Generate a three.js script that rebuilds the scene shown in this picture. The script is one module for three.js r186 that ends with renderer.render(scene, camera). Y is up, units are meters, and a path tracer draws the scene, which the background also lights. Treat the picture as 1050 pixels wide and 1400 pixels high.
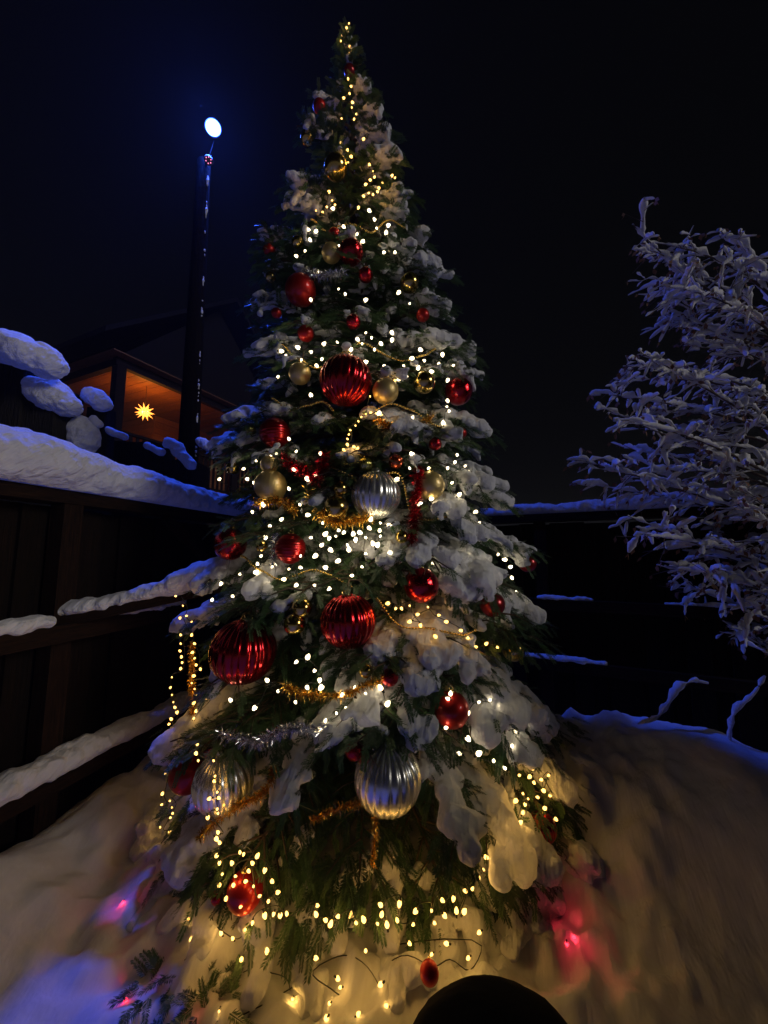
import * as THREE from 'three';
import { mergeGeometries } from 'three/addons/utils/BufferGeometryUtils.js';
import { ImprovedNoise } from 'three/addons/math/ImprovedNoise.js';

// ---------------------------------------------------------------- camera, sky, light
const EYE = 1.6, PITCH = 6.5 * Math.PI / 180, F = 515;          // ultra-wide phone lens, held at eye height, tipped up a little
const scene = new THREE.Scene();
const camera = new THREE.PerspectiveCamera(2 * Math.atan(700 / F) * 180 / Math.PI, 0.75, 0.05, 300);
camera.position.set(0, EYE, 0);
camera.rotation.x = PITCH;
camera.updateMatrixWorld();

const skyData = new Float32Array(64 * 32 * 4);
for (let j = 0; j < 32; j++) for (let i = 0; i < 64; i++) {
  const k = 4 * (j * 64 + i), up = Math.max(0, (j + 0.5) / 32 * 2 - 1), lift = 1 - 0.35 * up;
  skyData.set([0.0011 * lift, 0.0012 * lift, 0.0014 * lift, 1], k);
}
const sky = new THREE.DataTexture(skyData, 64, 32, THREE.RGBAFormat, THREE.FloatType);
sky.mapping = THREE.EquirectangularReflectionMapping; sky.magFilter = THREE.LinearFilter; sky.needsUpdate = true;
scene.background = sky; scene.environment = sky;

const moon = new THREE.DirectionalLight(new THREE.Color().setRGB(1, 0.93, 0.87), 0.62);   // the faint soft light on the snow that faces the camera
moon.position.set(8.5, 4.1, 1.7); moon.target.position.set(0, 1.2, -2.8);
moon.castShadow = true; moon.shadow.radius = 30;
Object.assign(moon.shadow.camera, { left: -9, right: 9, top: 9, bottom: -9, near: 0.1, far: 40 });
moon.shadow.mapSize.set(2048, 2048);
scene.add(moon, moon.target);

scene.fog = new THREE.FogExp2(new THREE.Color(0.9, 0.92, 1), 0.0011);                    // damp winter air: the halo round the blue lamp

const renderer = new THREE.WebGLRenderer();
renderer.toneMapping = THREE.LinearToneMapping;
renderer.toneMappingExposure = 1;
renderer.shadowMap.enabled = true;

// ---------------------------------------------------------------- helpers
const V = (x, y, z) => new THREE.Vector3(x, y, z);
function seeded(a) { return () => { a |= 0; a = a + 0x6D2B79F5 | 0; let t = Math.imul(a ^ a >>> 15, 1 | a); t = t + Math.imul(t ^ t >>> 7, 61 | t) ^ t; return ((t ^ t >>> 14) >>> 0) / 4294967296; }; }
let rnd = seeded(7);
const rr = (a, b) => a + (b - a) * rnd();
const lerp = (a, b, t) => a + (b - a) * t, clamp = (x, a, b) => Math.min(b, Math.max(a, x));
const noiser = new ImprovedNoise();
const noise = (x, y, z) => noiser.noise(x, y, z);
const cp = Math.cos(PITCH), sp = Math.sin(PITCH);
function ray(px, py) { const cx = (px - 525) / F, cy = (700 - py) / F; return V(cx, cy * cp + sp, -(cp - cy * sp)); }
function at(px, py, depth) { const d = ray(px, py); return d.multiplyScalar(depth / -d.z).add(camera.position); }   // a point seen there, depth metres ahead
function atHeight(px, py, y) { const d = ray(px, py); return d.multiplyScalar((y - EYE) / d.y).add(camera.position); }

const used = {};
function numbered(name) { const n = used[name] = (used[name] ?? -1) + 1; return n ? `${name}_${String(n).padStart(3, '0')}` : name; }
function tag(o, label, category, group, kind) {
  if (label) o.userData.label = label;
  if (category) o.userData.category = category;
  if (group) o.userData.group = group;
  if (kind) o.userData.kind = kind;
  return o;
}
function thing(name, label, category, position, group) {
  const o = new THREE.Group(); o.name = numbered(name); if (position) o.position.copy(position);
  scene.add(o); return tag(o, label, category, group);
}
function part(name, geometry, material, parent, position) {
  const m = new THREE.Mesh(geometry, material); m.name = name; m.castShadow = m.receiveShadow = true;
  if (position) m.position.copy(position);
  parent.add(m); return m;
}
function grainTexture(size, fn, srgb) {
  const d = new Uint8Array(size * size * 4);
  for (let j = 0; j < size; j++) for (let i = 0; i < size; i++) { const c = fn(i / size, j / size); for (let k = 0; k < 3; k++) d[4 * (j * size + i) + k] = clamp(c[k] * 255, 0, 255); d[4 * (j * size + i) + 3] = 255; }
  const t = new THREE.DataTexture(d, size, size); t.wrapS = t.wrapT = THREE.RepeatWrapping; t.magFilter = THREE.LinearFilter; t.minFilter = THREE.LinearFilter;
  if (srgb) t.colorSpace = THREE.SRGBColorSpace; t.needsUpdate = true; return t;
}
const tileNoise = (u, v, n, s) => { // noise that repeats across the tile
  const f = (a, b) => noise(a * n, b * n, s * 3.7 + 0.5), w = x => x * x * (3 - 2 * x), x = w(u), y = w(v);
  return (f(u, v) * (1 - x) + f(u - 1, v) * x) * (1 - y) + (f(u, v - 1) * (1 - x) + f(u - 1, v - 1) * x) * y;
};

// ---------------------------------------------------------------- materials
const lin = (r, g, b) => new THREE.Color().setRGB(r, g, b);
const snowBump = grainTexture(256, (u, v) => { const h = 0.5 + 0.32 * tileNoise(u, v, 22, 1) + 0.3 * tileNoise(u, v, 60, 5) + 0.12 * (rnd() - 0.5); return [h, h, h]; });
const snowTint = grainTexture(256, (u, v) => { const h = 0.95 + 0.04 * tileNoise(u, v, 9, 3) + 0.03 * tileNoise(u, v, 33, 8); return [h, h, h * 1.01]; }, true);
const woodMap = grainTexture(256, (u, v) => { const g = 0.62 + 0.22 * tileNoise(u * 1, v, 26, 4) * 1 + 0.2 * noise(u * 70, v * 5, 2) + 0.1 * (rnd() - 0.5); return [g, g * 0.9, g * 0.78]; }, true);
const woodBump = grainTexture(256, (u, v) => { const g = 0.5 + 0.35 * noise(u * 80, v * 5, 2) + 0.2 * tileNoise(u, v, 20, 3); return [g, g, g]; });
const M = {
  snow: new THREE.MeshPhysicalMaterial({ color: lin(0.86, 0.87, 0.89), map: snowTint, roughness: 1, bumpMap: snowBump, bumpScale: 0.01, transmission: 0.22, thickness: 0 }),
  groundSnow: new THREE.MeshPhysicalMaterial({ color: lin(0.84, 0.85, 0.88), map: snowTint, roughness: 1, bumpMap: snowBump, bumpScale: 0.0035, transmission: 0.12, thickness: 0 }),
  needle: new THREE.MeshPhysicalMaterial({ color: lin(0.055, 0.108, 0.042), roughness: 0.5, side: THREE.DoubleSide }),
  bark: new THREE.MeshStandardMaterial({ color: lin(0.035, 0.027, 0.02), roughness: 0.95, map: woodMap, bumpMap: woodBump, bumpScale: 0.01 }),
  twigBark: new THREE.MeshStandardMaterial({ color: lin(0.09, 0.062, 0.04), roughness: 0.9 }),
  shrubBark: new THREE.MeshStandardMaterial({ color: lin(0.08, 0.055, 0.045), roughness: 0.9 }),
  deadLeaf: new THREE.MeshStandardMaterial({ color: lin(0.2, 0.1, 0.06), roughness: 0.8, side: THREE.DoubleSide }),
  wire: new THREE.MeshStandardMaterial({ color: lin(0.015, 0.02, 0.014), roughness: 0.6 }),
  gilt: new THREE.MeshStandardMaterial({ color: lin(0.75, 0.55, 0.22), roughness: 0.25, metalness: 1 }),
  silverCap: new THREE.MeshStandardMaterial({ color: lin(0.75, 0.75, 0.74), roughness: 0.3, metalness: 1 }),
  dark: new THREE.MeshPhysicalMaterial({ color: lin(0.008, 0.0075, 0.008), roughness: 1, specularIntensity: 0.15 }),
  black: new THREE.MeshStandardMaterial({ color: lin(0.02, 0.02, 0.022), roughness: 0.5 }),
  stone: new THREE.MeshPhysicalMaterial({ specularIntensity: 0.2, color: lin(0.022, 0.02, 0.018), roughness: 0.95, bumpMap: snowBump, bumpScale: 0.02 }),
  roof: new THREE.MeshPhysicalMaterial({ specularIntensity: 0.15, color: lin(0.006, 0.0055, 0.005), roughness: 0.9 }),
  ice: new THREE.MeshPhysicalMaterial({ color: lin(0.95, 0.97, 1), roughness: 0.08, transmission: 1, thickness: 0.01, ior: 1.31 }),
};
const boardMats = [0.9, 1.05, 1.2, 0.78].map(k => new THREE.MeshPhysicalMaterial({ specularIntensity: 0.3, color: lin(0.017 * k, 0.0105 * k, 0.0065 * k), roughness: 0.85, map: woodMap, bumpMap: woodBump, bumpScale: 0.004 }));
const beamMat = new THREE.MeshPhysicalMaterial({ specularIntensity: 0.3, color: lin(0.036, 0.02, 0.0115), roughness: 0.85, map: woodMap, bumpMap: woodBump, bumpScale: 0.005 });
const bulbColors = {   // glow the eye sees, colour and strength of the light it gives
  gold: [lin(4.6, 2.4, 0.5), lin(1, 0.52, 0.1), 0.0029],
  white: [lin(6, 4.8, 2.8), lin(1, 0.83, 0.52), 0.0019],
  red: [lin(5, 0.12, 0.25), lin(1, 0.03, 0.06), 0.012],
};
const bulbMats = Object.fromEntries(Object.entries(bulbColors).map(([k, [e]]) => [k, new THREE.MeshStandardMaterial({ color: lin(0.8, 0.8, 0.8), emissive: e, roughness: 0.4 })]));

// ---------------------------------------------------------------- surfaces from distance fields (snow)
function planarUV(g) {
  const p = g.attributes.position, n = g.attributes.normal, uv = new Float32Array(p.count * 2);
  for (let i = 0; i < p.count; i++) { uv[2 * i] = (p.getX(i) + 0.37 * p.getZ(i)) / 0.6; uv[2 * i + 1] = (p.getY(i) * 0.8 + p.getZ(i) * 0.75 - 0.21 * p.getX(i)) / 0.6; }
  g.setAttribute('uv', new THREE.BufferAttribute(uv, 2)); return g;
}
function surface(lo, hi, cell, f) {          // naive surface nets of f = 0
  const nx = Math.ceil((hi.x - lo.x) / cell) + 2, ny = Math.ceil((hi.y - lo.y) / cell) + 2, nz = Math.ceil((hi.z - lo.z) / cell) + 2;
  const val = new Float32Array(nx * ny * nz), id = (i, j, k) => i + nx * (j + ny * k);
  for (let k = 0; k < nz; k++) for (let j = 0; j < ny; j++) for (let i = 0; i < nx; i++) val[id(i, j, k)] = (i && j && k && i < nx - 1 && j < ny - 1 && k < nz - 1) ? f(lo.x + (i - 0.5) * cell, lo.y + (j - 0.5) * cell, lo.z + (k - 0.5) * cell) : 1;
  const vid = new Int32Array(nx * ny * nz).fill(-1), pos = [], nor = [], idx = [];
  const C = [[0, 0, 0], [1, 0, 0], [0, 1, 0], [1, 1, 0], [0, 0, 1], [1, 0, 1], [0, 1, 1], [1, 1, 1]], E = [[0, 1], [2, 3], [4, 5], [6, 7], [0, 2], [1, 3], [4, 6], [5, 7], [0, 4], [1, 5], [2, 6], [3, 7]];
  const v = new Float32Array(8);
  for (let k = 0; k < nz - 1; k++) for (let j = 0; j < ny - 1; j++) for (let i = 0; i < nx - 1; i++) {
    let inside = 0;
    for (let c = 0; c < 8; c++) { v[c] = val[id(i + C[c][0], j + C[c][1], k + C[c][2])]; if (v[c] < 0) inside++; }
    if (!inside || inside === 8) continue;
    let sx = 0, sy = 0, sz = 0, n = 0;
    for (const [a, b] of E) if ((v[a] < 0) !== (v[b] < 0)) { const t = v[a] / (v[a] - v[b]); sx += lerp(C[a][0], C[b][0], t); sy += lerp(C[a][1], C[b][1], t); sz += lerp(C[a][2], C[b][2], t); n++; }
    vid[id(i, j, k)] = pos.length / 3;
    pos.push(lo.x + (i + sx / n - 0.5) * cell, lo.y + (j + sy / n - 0.5) * cell, lo.z + (k + sz / n - 0.5) * cell);
    const gx = v[1] + v[3] + v[5] + v[7] - v[0] - v[2] - v[4] - v[6], gy = v[2] + v[3] + v[6] + v[7] - v[0] - v[1] - v[4] - v[5], gz = v[4] + v[5] + v[6] + v[7] - v[0] - v[1] - v[2] - v[3], l = Math.hypot(gx, gy, gz) || 1;
    nor.push(gx / l, gy / l, gz / l);
  }
  const quad = (a, b, c, d, flip) => flip ? idx.push(a, c, b, b, c, d) : idx.push(a, b, c, b, d, c);
  for (let k = 1; k < nz - 1; k++) for (let j = 1; j < ny - 1; j++) for (let i = 1; i < nx - 1; i++) {
    const s = val[id(i, j, k)] < 0;
    if (s !== val[id(i + 1, j, k)] < 0) quad(vid[id(i, j - 1, k - 1)], vid[id(i, j, k - 1)], vid[id(i, j - 1, k)], vid[id(i, j, k)], !s);
    if (s !== val[id(i, j + 1, k)] < 0) quad(vid[id(i - 1, j, k - 1)], vid[id(i - 1, j, k)], vid[id(i, j, k - 1)], vid[id(i, j, k)], !s);
    if (s !== val[id(i, j, k + 1)] < 0) quad(vid[id(i - 1, j - 1, k)], vid[id(i, j - 1, k)], vid[id(i - 1, j, k)], vid[id(i, j, k)], !s);
  }
  if (!idx.length) return null;
  const g = new THREE.BufferGeometry();
  g.setAttribute('position', new THREE.Float32BufferAttribute(pos, 3)); g.setAttribute('normal', new THREE.Float32BufferAttribute(nor, 3)); g.setIndex(idx);
  return planarUV(g);
}
// caps: [ax, ay, az, bx, by, bz, ra, rb]; a soft union of flattened tapered capsules with lumps
function snowOf(caps, cell = 0.012, { flat = 0.8, soft = 0.022, rough = 1, floor = -1e9 } = {}) {
  if (!caps.length) return null;
  const lo = V(1e9, 1e9, 1e9), hi = V(-1e9, -1e9, -1e9);
  for (const c of caps) for (const o of [0, 3]) { const r = Math.max(c[6], c[7]) + 0.03; lo.min(V(c[o] - r, c[o + 1] - r, c[o + 2] - r)); hi.max(V(c[o] + r, c[o + 1] + r, c[o + 2] + r)); }
  lo.y = Math.max(lo.y, floor);
  const inv = 1 / flat;
  const pre = caps.map(c => { const dx = c[3] - c[0], dy = (c[4] - c[1]) * inv, dz = c[5] - c[2]; return [dx, dy, dz, 1 / Math.max(1e-8, dx * dx + dy * dy + dz * dz)]; });
  return surface(lo, hi, cell, (x, y, z) => {
    let d = 1;
    for (let n = 0; n < caps.length; n++) {
      const c = caps[n], p = pre[n], qx = x - c[0], qy = (y - c[1]) * inv, qz = z - c[2];
      let t = (qx * p[0] + qy * p[1] + qz * p[2]) * p[3]; t = t < 0 ? 0 : t > 1 ? 1 : t;
      const ex = qx - p[0] * t, ey = qy - p[1] * t, ez = qz - p[2] * t, e = Math.sqrt(ex * ex + ey * ey + ez * ez) - (c[6] + (c[7] - c[6]) * t);
      const h = Math.max(0, soft - Math.abs(d - e)) / soft; d = Math.min(d, e) - h * h * soft * 0.25;
    }
    if (d > 0.05 || d < -0.05) return d;
    return d + rough * (0.017 * noise(x * 12, y * 12, z * 12) + 0.011 * noise(x * 27 + 5, y * 27, z * 27) + 0.0045 * noise(x * 70, y * 70 + 3, z * 70));
  });
}
function snowParts(name, g, parent, least = 40) {     // every separate lump is a mesh of its own
  if (!g) return;
  const idx = g.index.array, n = g.attributes.position.count, up = new Int32Array(n).map((_, i) => i);
  const find = i => { while (up[i] !== i) i = up[i] = up[up[i]]; return i; };
  for (let i = 0; i < idx.length; i += 3) { const a = find(idx[i]); up[find(idx[i + 1])] = a; up[find(idx[i + 2])] = find(a); }
  const lists = new Map(); for (let i = 0; i < idx.length; i += 3) { const r = find(idx[i]); (lists.get(r) ?? lists.set(r, []).get(r)).push(idx[i], idx[i + 1], idx[i + 2]); }
  for (const l of lists.values()) {
    if (l.length / 3 < least) continue;
    const map = new Map(), q = new THREE.BufferGeometry(), keep = [];
    for (const i of l) if (!map.has(i)) { map.set(i, keep.length); keep.push(i); }
    for (const k of ['position', 'normal', 'uv']) { const a = g.attributes[k], w = a.itemSize, out = new Float32Array(keep.length * w); keep.forEach((i, j) => { for (let c = 0; c < w; c++) out[j * w + c] = a.array[i * w + c]; }); q.setAttribute(k, new THREE.BufferAttribute(out, w)); }
    q.setIndex(l.map(i => map.get(i))); snowTris += l.length / 3; part(name, q, M.snow, parent);
  }
}
let snowTris = 0;
const cap = (a, b, ra, rb = ra) => [a.x, a.y, a.z, b.x, b.y, b.z, ra, rb];

// solid of revolution-like tube along points with radii
function tube(points, radii, sides = 6) {
  const pos = [], nor = [], uv = [], idx = []; let side = V(0, 1, 0), along = 0;
  points.forEach((p, i) => {
    const d = (points[i + 1] ?? p).clone().sub(points[i - 1] ?? p).normalize();
    if (Math.abs(d.dot(side)) > 0.99) side = V(1, 0.1, 0);
    const a = V(0, 0, 0).crossVectors(d, side).normalize(), b = V(0, 0, 0).crossVectors(a, d).normalize(); side = b;
    if (i) along += p.distanceTo(points[i - 1]);
    for (let k = 0; k <= sides; k++) { const q = k / sides * Math.PI * 2, n = a.clone().multiplyScalar(Math.cos(q)).addScaledVector(b, Math.sin(q)), r = radii[i] ?? radii; pos.push(p.x + n.x * r, p.y + n.y * r, p.z + n.z * r); nor.push(n.x, n.y, n.z); uv.push(k / sides * 0.4, along); }
    if (i) for (let k = 0; k < sides; k++) { const o = (i - 1) * (sides + 1) + k, q = o + sides + 1; idx.push(o, q, o + 1, o + 1, q, q + 1); }
  });
  const first = pos.length / 3; pos.push(...points[0].toArray(), ...points.at(-1).toArray()); nor.push(0, -1, 0, 0, 1, 0); uv.push(0, 0, 0, 0);
  for (let k = 0; k < sides; k++) { idx.push(first, k, k + 1); const o = (points.length - 1) * (sides + 1) + k; idx.push(first + 1, o + 1, o); }
  const g = new THREE.BufferGeometry();
  g.setAttribute('position', new THREE.Float32BufferAttribute(pos, 3)); g.setAttribute('normal', new THREE.Float32BufferAttribute(nor, 3)); g.setAttribute('uv', new THREE.Float32BufferAttribute(uv, 2)); g.setIndex(idx); return g;
}
// a timber between two points, w wide (level), h high, uv in metres
function timber(a, b, w, h, up = V(0, 1, 0)) {
  const L = a.distanceTo(b), g = new THREE.BoxGeometry(w, h, L, 1, 1, 4), p = g.attributes.position, uv = g.attributes.uv;
  for (let i = 0; i < p.count; i++) { uv.setXY(i, (p.getX(i) + p.getY(i)) * 3 + 0.31 * L, p.getZ(i) * 0.6 + L * 0.7); }
  g.applyMatrix4(new THREE.Matrix4().lookAt(b, a, up)); g.translate((a.x + b.x) / 2, (a.y + b.y) / 2, (a.z + b.z) / 2); return g;
}

// ---------------------------------------------------------------- where the fences run
const FL0 = atHeight(0, 658, EYE + 0.35), FL1 = atHeight(310, 705, EYE + 0.35);            // foot of the snow on the left fence
const FR0 = atHeight(690, 705, EYE + 0.38), FR1 = atHeight(870, 697, EYE + 0.38);          // and on the right one
const dL = FL1.clone().sub(FL0).setY(0).normalize(), dR = FR1.clone().sub(FR0).setY(0).normalize();
const onL = (t, y) => V(FL0.x + dL.x * t, y, FL0.z + dL.z * t), onR = (t, y) => V(FR0.x + dR.x * t, y, FR0.z + dR.z * t);
const nL = V(-dL.z, 0, dL.x), nR = V(-dR.z, 0, dR.x);                                       // nL points to the camera side
if (nL.dot(V(1, 0, 0)) < 0) nL.negate(); if (nR.z < 0) nR.negate();
function tAtPx(px, P0, d) { // along a fence, where it crosses that image column at eye height
  const r = (px - 525) / F / cp; return (r * -P0.z - P0.x) / (d.x + r * d.z);
}
const cornerT = (() => { const den = dL.x * -dR.z + dL.z * dR.x, rx = FR0.x - FL0.x, rz = FR0.z - FL0.z; return (rx * -dR.z + rz * dR.x) / den; })();

// ---------------------------------------------------------------- ground
const AXIS0 = V(-0.08, 0, -2.8), TOPH = 6.15, TILT = -0.23 / 6.15;
const axis = h => V(AXIS0.x + TILT * h, h, AXIS0.z);
const sstep = (a, b, x) => { const t = clamp((x - a) / (b - a), 0, 1); return t * t * (3 - 2 * t); };
function groundY(x, z) {
  let y = 0.05 * noise(x * 0.9, 0, z * 0.9) + 0.03 * noise(x * 2.3, 4, z * 2.3) + 0.010 * noise(x * 7, 9, z * 7) + (Math.abs(x) < 4 && Math.abs(z + 2) < 4 ? 0.007 * noise(x * 17, 3, z * 17) + 0.0035 * noise(x * 34, 6, z * 34) : 0);
  const sL = (x - FL0.x) * nL.x + (z - FL0.z) * nL.z, tL = (x - FL0.x) * dL.x + (z - FL0.z) * dL.z;      // in front of the left fence
  const sR = (x - FR0.x) * nR.x + (z - FR0.z) * nR.z, tR = (x - FR0.x) * dR.x + (z - FR0.z) * dR.z;
  if (sL > -0.6) y += 0.36 * Math.exp(-(((sL - 0.2) / 0.3) ** 2)) * (0.8 + 0.35 * noise(tL * 2.1, 1, 3)) * sstep(-1.3, -0.2, tL);
  const ridge = sR - (0.72 + 0.12 * noise(tR * 1.4, 5, 1));                                                // the bank heaped up before the right fence
  y += (ridge < 0 ? 0.52 * Math.exp(-((ridge / 0.2) ** 2)) : 0.52 * Math.exp(-((ridge / 1.0) ** 4))) * sstep(0.05, 0.6, tR) * (1 - 0.25 * sstep(1.2, 2.4, tR)) * (0.9 + 0.25 * noise(tR * 2.4, 2, 7));
  const rt = Math.hypot(x - AXIS0.x, z - AXIS0.z);
  y += 0.1 * Math.exp(-((rt / 1.2) ** 4)) + (0.07 * noise(x * 5, 3, z * 5) + 0.045 * noise(x * 12, 8, z * 12) + 0.02 * noise(x * 25, 2, z * 25)) * Math.exp(-(((rt - 1.3) / 0.42) ** 2));
  y += 0.05 * sstep(0.3, 1.2, Math.hypot(x, z)) ;
  if (sL < -0.3 || sR < -0.3) y += 0.15 * noise(x * 0.4, 7, z * 0.4);
  return y;
}
{
  // one sheet, fine near the camera and coarse towards the horizon
  const line = []; for (let i = -190; i <= 190; i++) { const a = Math.abs(i) / 190; line.push(Math.sign(i) * (3.6 * a * 1.15 + 86 * a ** 9)); }
  const n = line.length, pos = [], idx = [];
  for (let j = 0; j < n; j++) for (let i = 0; i < n; i++) { const x = line[i], z = -2 + line[j]; pos.push(x, groundY(x, z), z); }
  for (let j = 0; j < n - 1; j++) for (let i = 0; i < n - 1; i++) { const o = j * n + i; idx.push(o, o + n, o + 1, o + 1, o + n, o + n + 1); }
  const g = new THREE.BufferGeometry(); g.setAttribute('position', new THREE.Float32BufferAttribute(pos, 3)); g.setIndex(idx); g.computeVertexNormals(); planarUV(g);
  tag(part('ground', g, M.groundSnow, scene), 'deep drifted snow covering the garden ground', 'ground', null, 'structure');
}

// ---------------------------------------------------------------- fences
function snowStrip(points, ra, parent, cell = 0.016, opts, name = 'snow_cover') {
  const caps = []; for (let i = 1; i < points.length; i++) caps.push(cap(points[i - 1], points[i], ra[i - 1] ?? ra, ra[i] ?? ra));
  snowParts(name, snowOf(caps, cell, opts), parent);
}
function fence(name, label, on, n, t0, t1, posts, railYs, topY) {
  const o = thing(name, label, 'fence');
  const back = n.clone().multiplyScalar(-0.07);
  for (let t = t0, k = 0; t < t1; t += 0.137, k++) {
    const w = 0.15, lap = (k % 2) * 0.026, a = on(t + 0.065, 0.02 + rr(-0.02, 0.02)).add(back).addScaledVector(n, -lap), b = on(t + 0.065 + rr(-0.006, 0.006), topY - 0.09 + rr(-0.01, 0.01)).add(back).addScaledVector(n, -lap);
    part('board', timber(a, b, w, 0.022, n), boardMats[Math.floor(rnd() * 4)], o);
  }
  for (const t of posts) part('post', timber(on(t, -0.1).addScaledVector(n, 0.02), on(t, topY - 0.075).addScaledVector(n, 0.02), 0.1, 0.1, n), beamMat, o);
  part('top_rail', timber(on(t0, topY - 0.04), on(t1, topY - 0.04), 0.16, 0.07), beamMat, o);
  for (const y of railYs) part('rail', timber(on(t0, y).addScaledVector(n, 0.105), on(t1, y).addScaledVector(n, 0.105), 0.07, 0.09), beamMat, o);
  return o;
}
{
  const top = EYE + 0.35, post1 = tAtPx(88, FL0, dL);
  const o = fence('wooden_fence', 'dark board fence with deep snow on its rail, left of the tree', onL, nL, -1.5, cornerT, [-1.25, post1, post1 + 1.75, cornerT - 0.06], [1.2, 0.47], top);
  // diagonal brace
  part('brace', timber(onL(tAtPx(218, FL0, dL), top - 0.09).addScaledVector(nL, 0.06), onL(tAtPx(300, FL0, dL), 1.42).addScaledVector(nL, 0.06), 0.06, 0.05), beamMat, o);
  // thick pillow of snow on the top rail
  const pts = [], ra = []; for (let t = -1.5; t <= cornerT; t += 0.09) { const th = lerp(0.165, 0.105, sstep(-0.4, 1.5, t)) * (1 + 0.22 * noise(t * 3.2, 2, 1)); pts.push(onL(t, top + th * 0.74).addScaledVector(nL, 0.015 + 0.02 * noise(t * 4, 8, 1))); ra.push(th); }
  snowStrip(pts, ra, o, 0.014, { flat: 0.86, soft: 0.05, floor: top - 0.012 });
  const rows = [[0.525, -1.5, cornerT - 0.2, 0.062], [1.25, -1.5, post1 - 0.06, 0.036], [1.25, post1 + 0.28, post1 + 0.8, 0.026]];
  for (const [y, a, b, r] of rows) { const p = [], q = []; for (let t = a; t <= b; t += 0.06) { const k = r * (1 + 0.45 * noise(t * 5, y * 9, 2)); p.push(onL(t, y + k * 0.5).addScaledVector(nL, 0.115)); q.push(k); } snowStrip(p, q, o, 0.011, { flat: 0.8, soft: 0.03 }); }
}
{
  const top = EYE + 0.38, back = -(cornerT ? onL(cornerT, 0).distanceTo(onR(0, 0)) : 2.5), postR = tAtPx(737, FR0, dR);
  const o = fence('wooden_fence', 'dark board fence with a thin snow cover, right of the tree', onR, nR, back, 3.2, [back + 0.1, postR, postR + 1.7], [1.17, 0.66], top);
  const pts = [], ra = []; for (let t = back; t <= 3.2; t += 0.09) { const th = 0.062 * (1 + 0.45 * noise(t * 3.2, 2, 6)) + 0.03 * sstep(0.5, 1.4, t); pts.push(onR(t, top + th * 0.6)); ra.push(th); }
  snowStrip(pts, ra, o, 0.014, { flat: 0.8, soft: 0.05, floor: top - 0.012 });
  for (const [y, a, b, r] of [[1.17, postR - 0.02, postR + 0.42, 0.022], [0.66, postR - 0.3, postR + 0.5, 0.025], [1.17, postR + 0.9, 3.1, 0.02]]) { const p = [], q = []; for (let t = a; t <= b; t += 0.05) { const k = r * (1 + 0.7 * noise(t * 8, y * 9, 5)); p.push(onR(t, y + 0.045 + k * 0.4).addScaledVector(nR, 0.11)); q.push(Math.max(0.006, k)); } snowStrip(p, q, o, 0.011, { flat: 0.8, soft: 0.03, rough: 0.6 }); }
}
// leaning rail under snow, from the fence post to the tree
const railA = at(84, 850, 2.05), railB = at(352, 792, 2.3);
{
  const o = thing('leaning_rail', 'snow-laden wooden rail reaching from the fence post into the tree', 'rail');
  part('timber', timber(railA, railB, 0.06, 0.055), beamMat, o);
  const p = [], q = []; for (let i = 0; i <= 22; i++) { const t = i / 22; const k = (0.036 + 0.05 * sstep(0.3, 0.75, t)) * (1 + 0.35 * noise(t * 7, 3, 3)); p.push(railA.clone().lerp(railB, t).add(V(0, 0.03 + k * 0.7, 0.015 * noise(t * 8, 1, 1)))); q.push(k); }
  snowStrip(p, q, o, 0.011, { flat: 0.8, soft: 0.04 });
}
// boarded side fence just outside the frame at the right: keeps the faint light off the low ground
{
  const o = thing('side_fence', 'dark board fence along the right side of the garden', 'fence');
  for (let z = 2.4, k = 0; z > -1.7; z -= 0.2, k++) part('board', timber(V(3.75, -0.1, z), V(3.75, 2.1 + 0.004 * (k % 3), z), 0.195, 0.03, V(1, 0, 0)), boardMats[k % 4], o);
  part('cap_rail', timber(V(3.75, 2.16, 2.5), V(3.75, 2.16, -1.8), 0.14, 0.05), beamMat, o);
}

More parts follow.
